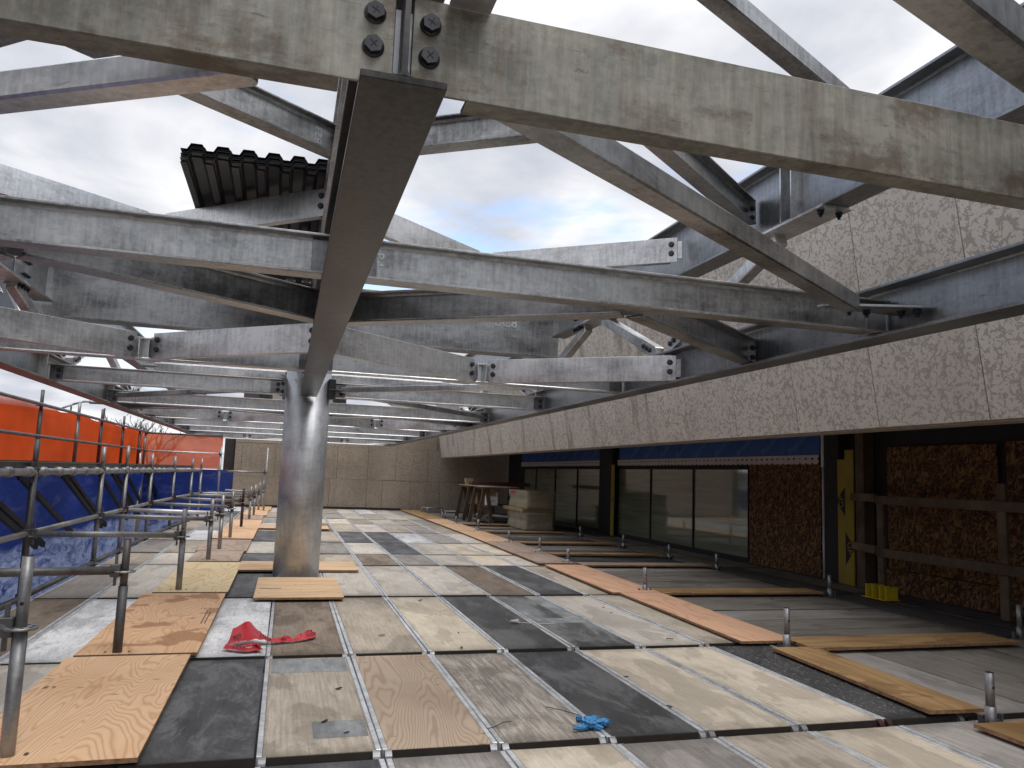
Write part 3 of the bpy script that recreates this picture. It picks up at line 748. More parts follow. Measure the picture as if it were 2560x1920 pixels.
tp2 = tag(obj('tarpaulin', curtain('tarpaulin', [(-3.0+.13*i, 18.6+.02*i, 0, 1) for i in range(14)], lambda i: -.4, lambda i: 1.01, 8, .02, M['bluetarp'], 4)), 'blue tarpaulin closing the far end of the left scaffold', 'tarpaulin')
tp3 = tag(obj('tarpaulin', curtain('tarpaulin', [(-1.75+.06*i, 22.2+.05*i, 0, 1) for i in range(7)], lambda i: .3+.02*i*(i > 4), lambda i: .93, 5, .02, plain('deep_blue_sheet', (.012, .03, .17), .5), 6)), 'small dark blue sheet hanging at the left end of the stone wall', 'tarpaulin')
# black raking braces in front of the tarpaulin
for i, y in enumerate((5.6, 7.7, 9.35, 11.0, 13.0, 13.95, 15.0, 17.0)):
    for dy in ((0, .28) if i % 2 else (0,)):
        b_ = thing('raking_brace', f'black diagonal brace, {ORD[i]} from the camera{", rear one of the pair" if dy else ""}', 'brace', (-2.72, y+dy, .93), 0, 'black braces against the tarpaulin')
        d = Vector((0, 2.55, -.80*1.05)); L = d.length; Mx = d.to_track_quat('X', 'Z').to_matrix().to_4x4()
        MB().box(0, -.02, -.03, L, .02, -.024, Mx).box(0, -.02, -.024, L, -.014, .03, Mx).box(0, .014, -.024, L, .02, .03, Mx).build('channel', M['brace_black'], b_)
        MB().box(0, -.03, -.06, .02, .03, .07).build('end_plate', M['brace_black'], b_)
# ------------------------------------------------------------------ steel canopy
def hexbolt_mesh():
    mb = MB()
    mb.tube((0, 0, 0), (0, 0, .0035), .0215, 18)
    hx = [(.0183*math.cos(R(60*i+17)), .0183*math.sin(R(60*i+17))) for i in range(6)]
    mb.prism(hx, .0035, .0165, 'z')
    return mb.mesh('bolt', M['bolt'])
def nut_mesh():
    mb = MB()
    mb.tube((0, 0, 0), (0, 0, .003), .021, 16)
    hx = [(.018*math.cos(R(60*i)), .018*math.sin(R(60*i))) for i in range(6)]
    mb.prism(hx, .003, .021, 'z'); mb.tube((0, 0, .021), (0, 0, .036), .0095, 10)
    return mb.mesh('bolt', M['bolt_blue'])
BOLT, NUT = hexbolt_mesh(), nut_mesh()
def bolt(par, loc, nrm, nut=False, sc=1.0, spin=0.0):
    o = obj('bolt', NUT if nut else BOLT, par)
    q = Vector(nrm).to_track_quat('Z', 'Y').to_matrix().to_4x4()
    o.matrix_local = Matrix.Translation(loc) @ q @ Matrix.Rotation(spin, 4, 'Z') @ Matrix.Scale(sc, 4)
    return o
def beam_root(name, label, cat, p0, p1, z, group):
    p0 = Vector((p0[0], p0[1], z)); p1 = Vector((p1[0], p1[1], z)); d = p1-p0
    t = thing(name, label, cat, p0, math.atan2(d.y, d.x), group)
    return t, d.length
def ibeam(label, p0, p1, z, dep=.16, bf=.10, tf=.010, tw=.007, mat='galv', group=None, bolts=(), plates=(), stiff=(), bev=.002, flmat=None, name='steel_beam'):
    """wide-flange beam, z = underside. local x along, y to the left (away for left-to-right members)"""
    t, L = beam_root(name, label, 'steel beam', p0, p1, z, group)
    m_ = M[mat]; fm = M[flmat] if flmat else m_
    MB().box(0, -tw/2, tf, L, tw/2, dep-tf).build('web', m_, t)
    MB().box(0, -bf/2, 0, L, bf/2, tf, bev=bev).build('bottom_flange', fm, t)
    MB().box(0, -bf/2, dep-tf, L, bf/2, dep, bev=bev).build('top_flange', fm, t)
    fl = MB()     # root fillets
    for s in (-1, 1):
        for zz, q in ((tf, 1), (dep-tf, -1)):
            fl.prism([(s*tw/2, zz), (s*(tw/2+.011), zz), (s*(tw/2+.004), zz+q*.004), (s*tw/2, zz+q*.011)], .001, L-.001, 'x')
    fl.build('fillet', m_, t)
    for x in stiff:
        for s in (-1, 1):
            a, b = sorted((s*(tw/2+.0005), s*(bf/2-.006)))
            MB().box(x-.005, a, tf+.0005, x+.005, b, dep-tf-.0005).build('stiffener', M['galv_bright'], t)
    return t, L
def channel(label, p0, p1, z, dep=.19, bf=.058, tf=.009, tw=.007, mat='galv_bright', group=None, cope0=0, cope1=0, tab0=False, tab1=False, b0=True, b1=True, bolts=True, bin_=.045):
    """channel with its flat back towards local -y (the camera), flanges pointing away"""
    t, L = beam_root('steel_channel', label, 'steel channel', p0, p1, z, group)
    m_ = M[mat]
    MB().box(0, 0, 0, L, tw, dep, bev=.0015).build('web', m_, t)
    MB().box(cope0, tw+.0003, 0, L-cope1, bf, tf, bev=.0015).build('bottom_flange', m_, t)
    MB().box(cope0*.6, tw+.0003, dep-tf, L-cope1*.6, bf, dep, bev=.0015).build('top_flange', m_, t)
    for side, on, tab in ((0, b0, tab0), (1, b1, tab1)):
        x = bin_ if side == 0 else L-bin_
        if on:
            for zz in (.068, .138):
                bolt(t, (x, 0, zz), (0, -1, 0), spin=random.uniform(0, 1))
        if tab:
            xa, xb = (-.035, .10) if side == 0 else (L-.10, L+.035)
            MB().box(xa, tw+.001, .028, xb, tw+.0095, dep-.028, bev=.001).build('shear_tab', M['galv_bright'], t)
    return t, L
def hss(label, p0, p1, z, s=.078, mat='galv', group=None, z1=None, plates=True):
    a = Vector((p0[0], p0[1], z)); b = Vector((p1[0], p1[1], z if z1 is None else z1)); d = b-a; L = d.length
    t = thing('square_tube_brace', label, 'tube brace', a, 0, group)
    Mx = d.to_track_quat('X', 'Z').to_matrix().to_4x4()
    t.rotation_euler = Mx.to_euler()
    MB().box(0, -s/2, -s/2, L, s/2, s/2, bev=.006).build('tube', M[mat], t)
    if plates:
        for x0, x1 in ((-.17, .06), (L-.06, L+.17)):
            MB().prism([(x0, -.05), (x0+.06, -.075), (x1-.06, -.075), (x1, -s/2), (x1, s/2), (x1-.06, .075), (x0+.06, .075), (x0, .05)], -.005, .005, 'z').build('end_plate', M['galv_dark'], t)
    return t, L
XS = .165; XL = -2.26; XR = 2.775
ZL = 1.853           # underside of the lower lattice
UP = .905            # upper lattice sits this much higher
GL = 'lower-tier crossbeams'; GU = 'upper-tier crossbeams'; GV = 'lower-tier diagonal beams'; GVU = 'upper-tier diagonal beams'; GC = 'lower-tier diagonal channels'; GCU = 'upper-tier diagonal channels'; GH = 'square tube braces of the canopy'
hw = .0045

# column
c = thing('steel_column', 'thick galvanized round column standing on the deck under the canopy spine', 'column', (XS, 8.33, -.5))
MB().tube((0, 0, 0), (0, 0, 2.9), .228, 64).build('shaft', M['col_steel'], c)
MB().box(-.30, -.30, 2.9, .30, .30, 2.925, bev=.003).build('cap_plate', M['galv'], c)
for sx in (-1, 1):
    a, b = sorted((sx*.222, sx*.285))
    MB().box(a, -.055, 2.34, b, -.043, 2.53).build('shear_tab', M['galv_dark'], c)
    for zz in (2.39, 2.47): bolt(c, (sx*.262, -.055, zz), (0, -1, 0))
MB().box(.20, -.16, 2.33, .27, -.10, 2.54, bev=.003).build('brace_bracket', M['bolt'], c)
wl = MB(); wl.tube((-.13, -.19, 2.62), (-.11, -.2, 2.62), .002, 5).tube((-.12, -.195, 2.62), (-.12, -.195, 2.58), .002, 5)
wl.box(-.145, -.189, 2.50, -.11, -.185, 2.505).build('pencil_mark', M['ink'], c)

# spine (lower) in front of and behind the column
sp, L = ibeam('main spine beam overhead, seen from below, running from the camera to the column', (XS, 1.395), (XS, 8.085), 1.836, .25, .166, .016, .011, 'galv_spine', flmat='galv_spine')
sp2, L = ibeam('spine beam continuing behind the column', (XS, 8.575), (XS, 22.5), 1.836, .25, .166, .016, .011, 'galv')
su, L = ibeam('upper spine beam, hidden mostly above the main spine', (XS, 1.35), (XS, 8.0), 1.836+UP, .25, .10, .012, .009, 'galv_bright')
# X marks on the big bolts are on row A below
# edge beams
eR, L = ibeam('right edge beam of the lower canopy, running away beside the stone fascia', (XR, -1.5), (XR, 22.5), 1.836, .25, .17, .014, .009, 'galv_blue', stiff=(6.75, 9.9, 12.3, 15.5, 18.4))
eL, L = ibeam('left edge beam of the lower canopy, above the orange netting', (XL, -1.5), (XL, 22.5), 1.836, .25, .17, .014, .009, 'galv_dark', stiff=(7.6, 9.45, 12.3, 15.5))
# upper side girders with splices before the deep crossbeam
for nm, x, lab in (('R', XR+.02, 'right upper girder, above the right edge beam, near the sloping stone'), ('L', XL, 'left upper girder, ending in a bolted splice at the deep crossbeam')):
    zg = 2.64 if nm == 'R' else 2.55
    g_, L = ibeam(lab, (x, -1.5), (x, 7.2), zg, .43, .165, .016, .010, 'galv_blue', group=None, stiff=(5.22, 5.32) if nm == 'R' else (5.25,))
    g2, L2 = ibeam('short stub of the '+('right' if nm == 'R' else 'left')+' upper girder welded to the deep crossbeam', (x, 7.215), (x, 7.93), zg, .43, .165, .016, .010, 'galv')
    inn = 1 if nm == 'R' else -1     # local +y is -X ; inner side of R is -X -> +y
    MB().box(-.17, inn*(.0055) if inn > 0 else -.0135, .06, .17, .0135 if inn > 0 else -.0055, .37, bev=.002).build('splice_plate', M['galv_bright'], g2)
    for i in range(4):
        for zz in (.10, .215, .33):
            for sx in (.045,):
                bolt(g2, (.03+.042*i, inn*.0137, zz), (0, inn, 0), nut=True, sc=.8)
    MB().box(-.17, -.08, -.0135, .17, .08, -.0008, bev=.002).build('splice_plate', M['galv_dark'], g2)
    for i in range(4):
        for q in (-.045, .045): bolt(g2, (-.12+.075*i, q, -.0137), (0, 0, -1), nut=True, sc=.85)
    g3, L3 = ibeam('upper girder on the '+('right' if nm == 'R' else 'left')+' continuing behind the deep crossbeam', (x, 8.18), (x, 22.5), zg, .43, .165, .016, .010, 'galv_blue')
# deep crossbeam at the column
dc, L = ibeam('deep crossbeam over the column, marked BC8 near its right end', (-2.46, 8.05), (2.83, 8.05), 2.42, .56, .20, .018, .012, 'galv_dark')
lettering('marking', 'BC8', .15, .004, M['galv_bright'], dc, (L-.62, -.0085, .36), (1, 0, 0), (0, 0, 1))

# row A : two channels bolted to the front end of the spine
ca, LA = channel('big stained channel at the top left, bolted to the near end of the spine', (-2.17, 1.43), (XS-.02, 1.425), ZL-.012, .197, .062, mat='galv_stain', cope1=.10, b0=False, b1=False, group='stained front channels')
cb_, LB = channel('big stained channel crossing the top right, bolted to the near end of the spine', (XS+.015, 1.43), (2.69, 1.44), ZL-.012, .197, .062, mat='galv_stain', cope0=.115, b0=False, b1=False, group='stained front channels')
for par, xs in ((ca, LA-.04), (cb_, .035)):
    for k, zz in enumerate((.073, .142)):
        bb = bolt(par, (xs, 0, zz), (0, -1, 0), spin=.3*k)
        mk = MB()
        for s in (-1, 1): mk.box(-.009, -.0009, .0166, .009, .0009, .0171, Matrix.Rotation(s*R(48), 4, 'Z'))
        o_ = mk.build('pencil_mark', M['ink'], bb)
    xa, xb = (LA-.12, LA+.012) if par is ca else (-.008, .12)
    MB().box(xa, .0075, .03, xb, .0165, .165, bev=.001).build('shear_tab', M['galv_dark'], par)
MB().box(.07, -.075, .190, .155, -.003, .198, bev=.001).build('gusset_plate', M['galv_bright'], cb_)
# crossbeams (I-beams) : left and right halves
def cross(y, z, tier, idx, mat='galv', yl=None, mark=None, xin=.006, col=False):
    G = GL if tier == 'lower' else GU
    a = XS-.0075 if not col else XS-.26; b = XS+.0075 if not col else XS+.26
    w1 = f'left half of the {tier} crossbeam, {idx}'; w2 = f'right half of the {tier} crossbeam, {idx}'
    l, LL = ibeam(w1, (XL+hw+.012, y), (a, y), z, .16, .10, .010, .007, mat, group=G)
    r, LR = ibeam(w2, (b, y), (XR-hw-.012, y), z, .16, .10, .010, .007, mat, group=G)
    for par, LN in ((l, LL), (r, LR)):
        for xx in (.004, LN-.12):
            MB().box(xx, -.0145, .016, xx+.115, -.0040, .142, bev=.001).build('shear_tab', M['galv_dark'], par)
            if (y > 7):
                for zz in (.05, .108): bolt(par, (xx+.075, -.0148, zz), (0, -1, 0))
    return l, LL, r, LR
lB, LL, rB, LR = cross(3.05, ZL, 'lower', 'first row of I-beams from the camera, marked B26 and B4')
lB['label'] = 'left half of the nearest I-beam crossbeam, marked B26 beside the spine'
rB['label'] = 'right half of the nearest I-beam crossbeam, marked B4 beside the spine'
lettering('marking', 'B26', .058, .0016, M['galv_bright'], lB, (LL-.10, -.0036, .078), (0, 0, 1), (-1, 0, 0))
lettering('marking', 'B4', .058, .0016, M['galv_bright'], rB, (.125, -.0036, .092), (0, 0, -1), (1, 0, 0))
cross(6.14, ZL, 'lower', 'second row, behind the tabbed channel joints', 'galv_bright')
lC, LL, rC, LR = cross(8.28, ZL, 'lower', 'bolted to both sides of the column', 'galv_bright', col=True)
lettering('marking', 'B62', .062, .002, M['galv_bright'], lC, (LL-.18, -.0036, .08), (0, 0, 1), (-1, 0, 0))
far = ((10.8, 'first row behind the column'), (13.8, 'second row behind the column'), (16.1, 'third row behind the column'), (18.45, 'fourth row behind the column'), (21.5, 'last row but one, near the far wall'), (22.42, 'closing row at the far stone wall'))
for y, s in far: cross(y, ZL, 'lower', s, 'galv_bright')
cross(3.05, ZL+UP, 'upper', 'first row from the camera, above B4'); cross(6.14, ZL+UP, 'upper', 'second row, dark end between the upper channels', 'galv_dark')
cross(13.8, ZL+UP, 'upper', 'far behind the deep crossbeam', 'galv_bright')
ML = (XL+XS)/2; MR = (XR+XS)/2
def nearv(yb, z, tier, idx, reach=1.02):
    """four-arm part: I-beam arms from the mid-bay apex on row yb back to spine and edge"""
    G = GV if tier == 'lower' else GVU
    out = []
    for xa, ya, xb, yb_, w_ in ((XL+.03, yb+reach+.12, ML-.03, yb+.19, 'left edge to mid left bay'), (ML+.03, yb+.19, XS-.02, yb+reach, 'mid left bay to spine'),
                                (XS+.02, yb+reach, MR-.03, yb+.16, 'spine to mid right bay'), (MR+.03, yb+.16, XR-.03, yb+reach+.12, 'mid right bay to right edge')):
        o, L_ = ibeam(f'{tier} diagonal I-beam from {w_}, {idx}', (xa, ya), (xb, yb_), z+.001, .159, .10, .010, .007, 'galv', group=G)
        for xx in (0, L_):
            MB().box(xx-.006, -.045, .012, xx+.006, .045, .147).build('end_plate', M['galv_dark'], o)
        for q in (.045, .105): bolt(o, (L_-.0065, -.028, q), (-1, 0, 0), nut=True, sc=.8)
        out.append((o, L_))
    return out
def farv(ya, z, tier, idx, reach=1.04):
    """channel arms from spine and edges to a tabbed joint on row ya"""
    G = GC if tier == 'lower' else GCU
    yj = ya-.10; ys = ya-reach-.02
    segs = ((XL+.045, ys+.02, ML-.055, yj, 'left edge to mid left bay', 0, 1), (ML+.055, yj, XS-.03, ys-.04, 'mid left bay to spine', 1, 0),
            (XS+.03, ys-.04, MR-.055, yj, 'spine to mid right bay', 0, 1), (MR+.055, yj, XR-.05, ys+.02, 'mid right bay to right edge', 1, 0))
    for xa, y0, xb, y1, w_, t0, t1 in segs:
        channel(f'{tier} diagonal channel from {w_}, {idx}', (xa, y0), (xb, y1), z-.001, .19, .055, mat='galv_bright', group=G, tab0=True, tab1=True, cope0=.0 if t0 else .06, cope1=.0 if t1 else .06)
    # T joint plates projecting from the crossbeam web
    for xm, nm in ((ML, 'left'), (MR, 'right')):
        t = thing('joint_bracket', f'pale double-plate bracket in the {nm} bay joining two {tier} channels, {idx}', 'bracket', (xm, ya-.0045, z), 0, 'double-plate brackets')
        for s in (-1, 1):
            MB().box(s*.032-.004, -.125, .012, s*.032+.004, -.006, .148, bev=.001).build('plate', M['galv_bright'], t)
nb = nearv(3.05, ZL, 'lower', 'behind the B26 crossbeam'); farv(6.14, ZL, 'lower', 'in front of the column')
nearv(10.8, ZL, 'lower', 'behind the column'); farv(13.8, ZL, 'lower', 'well behind the column')
nearv(18.45, ZL, 'lower', 'toward the far wall'); farv(21.5, ZL, 'lower', 'close to the far wall')
na = nearv(3.05, ZL+UP, 'upper', 'against the sky'); farv(6.14, ZL+UP, 'upper', 'against the sky')
o, L_ = na[1]
lettering('marking', 'B23', .062, .002, M['galv_bright'], o, (L_-.13, -.0036, .078), (0, 0, 1), (-1, 0, 0))
o['label'] = 'upper diagonal I-beam marked B23, reaching the spine from the upper left'
# flat braces (square tubes)
hss('square tube brace from the spine to the bolted gusset at the B4 end', (.40, 1.58), (2.44, 2.90), 1.945, group=GH, plates=False)
hss('square tube brace at the upper left, behind the stained front channel', (-.12, 1.505), (-2.12, 2.72), 1.880, s=.066, group=GH, plates=False, mat='galv_bright')
hss('square tube brace at the top right corner, nearest the camera', (.28, .71), (2.70, 1.535), 1.931, group=GH, plates=False)
hss('upper square tube brace against the white sky at the top right', (.42, 1.76), (2.70, 2.93), 2.80, group=GH, plates=False)
hss('upper square tube brace on the left, mostly hidden by the front channel', (-.10, 1.66), (-2.15, 2.9), 2.80, group=GH, plates=False)
hss('thin tube brace from the right of the column toward the camera', (.50, 8.16), (2.55, 6.28), 1.93, s=.06, group=GH, mat='galv_bright')
hss('thin tube brace running back from the column to the right edge', (.50, 8.42), (2.60, 10.6), 1.93, s=.06, group=GH)
hss('thin tube brace running back from the column to the left edge', (-.20, 8.42), (-2.1, 10.6), 1.93, s=.06, group=GH)
hss('bright girt tube running left from behind the column top', (-.10, 10.7), (-1.72, 10.7), 2.335, s=.10, group=GH, mat='galv_bright')
hss('bright girt tube running right from behind the column top', (.42, 10.7), (2.40, 10.7), 2.335, s=.10, group=GH, mat='galv_bright')
# gusset where the brace meets the right edge beam
gs = thing('gusset_plate', 'layered bolted gusset where brace, B4 crossbeam and right edge beam meet', 'gusset', (2.64, 2.98, 1.93), 0)
MB().prism([(-.34, -.02), (-.30, -.08), (.115, -.22), (.12, -.17), (.12, -.02)], 0, .010, 'z').build('lower_plate', M['galv'], gs)
MB().prism([(-.22, -.05), (-.15, -.08), (.10, -.17), (.10, -.08), (-.1, -.03)], .0105, .0205, 'z').build('upper_plate', M['galv_bright'], gs)
for bx, by in ((-.20, -.065), (-.10, -.06), (.05, -.11), (.09, -.165)): bolt(gs, (bx, by, -.0005), (0, 0, -1), nut=True, sc=.95)
# web trusses between edge beams and upper girders
def truss(xc, lab, nodes):
    for i, (y0, z0, y1, z1) in enumerate(nodes):
        o_, L_ = hss(f'{lab} truss web tube, {ORD[i]} from the camera', (xc, y0), (xc, y1), z0, s=.085, mat='galv_bright', group='truss web tubes', z1=z1, plates=False)
        low = L_ if z1 < z0 else 0
        a_, b_ = sorted((low, low+(-.26 if low else .26)))
        sd_ = 1 if lab == 'right' else -1
        if y1 < y0: sd_ = -sd_
        ya_, yb_ = sorted((sd_*.0435, sd_*.0515))
        MB().box(a_, ya_, -.05, b_, yb_, .05, bev=.001).build('lap_plate', M['galv_bright'], o_)
        for q in (.06, .12, .18): bolt(o_, (abs(low-q), sd_*.0517, 0), (0, sd_, 0))
ZT, ZB = 2.60, 2.13
truss(XR+.02, 'right', ((3.92, ZT, 5.28, ZB), (5.52, ZB, 6.62, ZT), (7.05, ZT, 8.60, ZB), (8.95, ZB, 10.1, ZT), (10.5, ZT, 12.0, ZB), (12.4, ZB, 13.6, ZT)))
ZT = 2.52
truss(XL, 'left', ((3.92, ZT, 5.28, ZB), (5.52, ZB, 6.62, ZT), (7.05, ZT, 8.60, ZB), (8.95, ZB, 10.1, ZT), (10.5, ZT, 12.0, ZB), (12.4, ZB, 13.6, ZT)))
for xc, nm in ((XR+.02, 'right'), (XL, 'left')):
    for y, w_ in ((3.78, 'nearest'), (6.84, 'second'), (10.3, 'third')):
        t = thing('cap_plate', f'bolted cap plate under the {nm} upper girder, {w_} from the camera', 'plate', (xc, y, 2.6235 if nm == 'right' else 2.5335), 0, 'truss cap plates')
        MB().box(-.10, -.36, 0, .10, .36, .0155, bev=.002).build('plate', M['galv_bright'], t)
        for yy in (-.30, .0, .30):
            if abs(yy) > .1: 
                for xx in (-.06, .06): bolt(t, (xx, yy, -.0005), (0, 0, -1), nut=True)
# steel deck sheets stacked on the upper lattice
def deck_sheet(i, z):
    pr = []; x = -.46
    pit = .1524
    for k in range(6):
        xx = -.457+k*pit
        pr += [(xx, 0), (xx+.038, 0), (xx+.060, .038), (xx+.125, .038), (xx+.1475, 0)]
    th = .0022
    top = [(a, b+th) for a, b in pr]
    t = thing('corrugated_deck_sheet', '', 'deck sheet', (-.295+random.uniform(-.008, .008), 4.93+random.uniform(-.03, .03), z), R(.6+random.uniform(-.3, .3)), 'dark corrugated deck sheets in one stack')
    bm_ = MB()
    for j in range(len(pr)-1):
        a, b = pr[j], pr[j+1]
        bm_.prism([a, b, (b[0], b[1]+th), (a[0], a[1]+th)], 0, 3.2, 'y')
    bm_.build('profile', M['deckmetal'], t)
    t.rotation_euler = (0, R(-1.6), t.rotation_euler[2])
    return t
NS = 12
for i in range(NS):
    t = deck_sheet(i, 2.965+i*.0066)
    t['label'] = 'bottom sheet of the stack of dark corrugated steel deck on the canopy' if i == 0 else ('top sheet of the stack of dark corrugated steel deck on the canopy' if i == NS-1 else 'dark corrugated steel deck sheet within the stack on the canopy')
# thin dangling wire
wv = MB(); pts = [(-1.91, 10.55, 2.03), (-1.93, 10.55, 1.93), (-1.89, 10.55, 1.86), (-1.90, 10.56, 1.76), (-1.96, 10.56, 1.68)]
wv.path(pts, .003, 5); wv.path([(-1.91, 10.55, 2.03), (-1.88, 10.55, 1.92), (-1.87, 10.55, 1.80), (-1.82, 10.55, 1.69)], .003, 5)
tag(wv.build('dangling_wire', M['wire']), 'thin dark wire dangling from the left edge of the canopy', 'wire')
# ------------------------------------------------------------------ stone building on the right and at the far end
bd = thing('stone_building', 'mottled limestone building with a sloping fascia over a dark recessed wall', 'building', (0, 0, 0))
ZF0, ZF1 = 1.585, 3.85
def XF(z): return 4.40-.155*(z-1.56)
y = 3.95-.983*22
while y < 22.6:
    y0, y1 = y+.004, min(y+.979, 22.75)
    if y1-y0 > .1:
        th = .16
        pts = [(XF(ZF0)-4.4, ZF0), (XF(ZF0)-4.4+th, ZF0), (XF(ZF1)-4.4+th, ZF1), (XF(ZF1)-4.4, ZF1)]
        MB().prism(pts, 0, y1-y0, 'y').build('fascia_panel', M['stone_streak'] if y > 7.5 else M['stone'], bd, (4.4, y0, 0))
    y += .983
MB().box(4.44, -18, ZF0-.012, 4.62, 22.74, ZF0-.002).build('drip_edge', M['joint'], bd)
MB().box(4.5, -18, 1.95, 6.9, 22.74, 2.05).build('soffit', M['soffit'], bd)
MB().box(4.42, -18, ZF1+.002, 9, 22.74, ZF1+.1).build('light_block_roof', M['joint'], bd)  # unseen roof slab added above the fascia to block light
MB().box(6.52, -18, -4.5, 6.9, 22.74, 1.948).build('wall', M['black'], bd)  # wall, soffit and fascia drawn out unseen behind the camera to darken the recess
MB().box(4.6, -18.3, -4.5, 6.9, -18.0, 3.8).build('light_block_wall', M['black'], bd)  # unseen closing wall added behind the camera to keep light out
# far limestone wall
fw_ = thing('far_wall', 'far limestone wall closing the deck, in two courses of blocks', 'wall', (0, 22.9, 0))
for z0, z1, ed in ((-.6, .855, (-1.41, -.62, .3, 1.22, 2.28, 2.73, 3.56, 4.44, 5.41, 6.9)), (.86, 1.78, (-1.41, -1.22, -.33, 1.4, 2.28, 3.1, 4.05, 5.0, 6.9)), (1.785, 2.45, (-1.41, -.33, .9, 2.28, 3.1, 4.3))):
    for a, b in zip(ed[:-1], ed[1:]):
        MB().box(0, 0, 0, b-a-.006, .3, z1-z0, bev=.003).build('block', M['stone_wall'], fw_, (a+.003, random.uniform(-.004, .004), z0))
MB().box(-1.38, .06, -.5, 6.88, .4, 2.44).build('backing', M['joint'], fw_)
MB().box(-1.70, .1, -.2, -1.415, .3, 2.2).build('dark_pilaster', plain('dark_brown_pilaster', (.035, .028, .024), .8), fw_)
MB().box(-1.3, -.03, 0.015, 3.3, -.002, .06).build('base_angle', M['deckend'], fw_)

XW = 6.5
def win(y0, y1, panes, lab, dark=False):
    t = thing('window_unit', lab, 'window', (XW, y0, 0), 0, 'recessed windows')
    z0, z1 = .02, 1.36
    MB().box(-.03, 0, z1-.03, .015, y1-y0, z1).build('frame_head', M['black'], t)
    MB().box(-.03, 0, z0, .015, y1-y0, z0+.04).build('frame_sill', M['black'], t)
    edges = [0]+[p-y0 for p in panes]+[y1-y0]
    for e in edges:
        MB().box(-.032, max(0, e-.018), z0+.0402, .014, min(y1-y0, e+.018), z1-.0302).build('mullion', M['black'], t)
    for a, b in zip(edges[:-1], edges[1:]):
        MB().box(-.012, a+.0182, z0+.0404, -.004, b-.0182, z1-.0304).build('pane', M['glass'], t)
    return t
win(9.88, 14.5, (11.48, 13.04), 'row of tall dark window panes between the yellow-edged pier and the chipboard')
win(15.35, 21.0, (16.8, 18.33, 19.88), 'row of dim window panes behind the insulation stack, farther back')
pr_ = thing('dark_pier', 'dark pier between the two rows of windows', 'pier', (6.4, 14.9, 0))
MB().box(-.02, -.30, 0, .11, .36, 1.94).build('shaft', M['black'], pr_)
yb1 = thing('sheathing_strip', 'narrow yellow sheathing strip on the edge of the pier between the windows', 'sheathing', (6.37, 14.57, 0))
MB().box(-.004, -.005, 0, .01, .03, 1.42).box(-.01, -.13, .0, .006, -.006, 1.42).build('board', M['yellow'], yb1)
lettering('print', 'GP', .10, .0006, M['ink'], yb1, (-.0115, -.065, .72), (0, 0, -1), (0, -1, 0))
def membrane(y0, y1, lab, txts):
    t = thing('membrane_strip', lab, 'membrane', (XW-.03, y0, 0), 0, 'blue membrane strips')
    MB().box(0, 0, 1.525, .02, y1-y0, 1.82).build('sheet', M['blue_mem'], t)
    yy = .45; a = R(33); r2 = Vector((0, -math.cos(a), math.sin(a))); u2 = Vector((0, math.sin(a), math.cos(a)))
    while yy < y1-y0-.3:
        lettering('print', 'Blueskin', .13, .0004, M['blue_txt'], t, (-.002, yy, 1.665), r2, u2)
        yy += .62
    return t
membrane(8.3, 14.45, 'blue waterproof membrane strip with diagonal lettering above the windows', 1)
membrane(15.3, 21.2, 'blue membrane strip above the farther windows', 1)
for a, b, s in ((8.3, 14.5, 'nearer'), (15.35, 21.2, 'farther')):
    t = thing('perforated_flashing', f'white perforated flashing above the {s} windows', 'flashing', (XW-.04, a, 1.40), 0, 'perforated flashings')
    MB().box(-.01, 0, 0, -.002, b-a, .118).build('strip', M['perf'], t)
ob = thing('chipboard_panel', 'brown strand board closing a bay to the right of the window panes', 'strand board', (XW-.035, 8.29, 0))
MB().box(0, 0, .0, .02, 1.56, 1.40).build('board', M['osb'], ob)
pp = thing('conduit_pipe', 'thin white vertical pipe beside the strand board', 'pipe', (6.40, 8.15, 0))
MB().tube((0, 0, 0), (0, 0, .70), .017, 10).build('lower_length', M['white_pl'], pp); MB().tube((0, 0, .70), (0, 0, 1.36), .0185, 10).build('upper_length', M['white_pl'], pp); MB().box(-.01, -.02, 1.36, .02, .03, 1.9).build('bracket', M['white_pl'], pp)
pr2 = thing('dark_pier', 'dark membrane-covered pier between the white pipe and the yellow sheathing', 'pier', (6.40, 7.98, 0))
MB().box(-.02, -.13, 0, .12, .13, 1.945, bev=.006).build('shaft', M['black'], pr2)
for i, (y0, y1, x0, lab, tx) in enumerate(((7.715, 7.845, 6.36, 'yellow sheathing board with black GP triangles, next to the dark pier', ((.95, 'GP', 1),)), (7.56, 7.70, 6.345, 'yellow sheathing board with black triangles, on the wooden stud side', ((1.50, 'G', -1), (.42, 'GP', -1))))):
    t = thing('sheathing_board', lab, 'sheathing', (x0, y0, 0), 0, 'yellow sheathing boards')
    h = 1.45 if i == 0 else 1.56
    MB().box(0, 0, 0, .016, y1-y0, h).build('board', M['yellow'], t)
    w_ = y1-y0
    for zc, s, sg_ in tx:
        tri = [(.001, zc-.17), (w_-.001, zc-.02), (w_-.001, zc+.04), (.001, zc+.17)] if i == 0 else [(w_-.001, zc-.2), (.001, zc-.02), (.001, zc+.02), (w_-.001, zc+.18)]
        if zc+.2 < h: MB().prism(tri, -.0012, -.0002, 'x').build('printed_triangle', M['ink'], t)
        lettering('print', s, .12, .0004, M['yellow'], t, (-.002, w_*.5, zc), (0, 0, sg_), (0, sg_, 0))
st = thing('timber_stud', 'upright timber stud beside the yellow sheathing', 'timber', (6.36, 7.45, 0))
MB().box(0, -.045, 0, .14, .09, 1.94).build('stud', M['lumber'], st)
ob2 = thing('chipboard_panel', 'large dark strand board behind the timber guardrail at the right', 'strand board', (6.47, 3.0, 0))
MB().box(0, 0, .0, .02, 2.66, 1.60).build('board', M['osb'], ob2)
ob3 = thing('chipboard_panel', 'strand board in the recess next to the timber stud', 'strand board', (6.475, 5.77, 0))
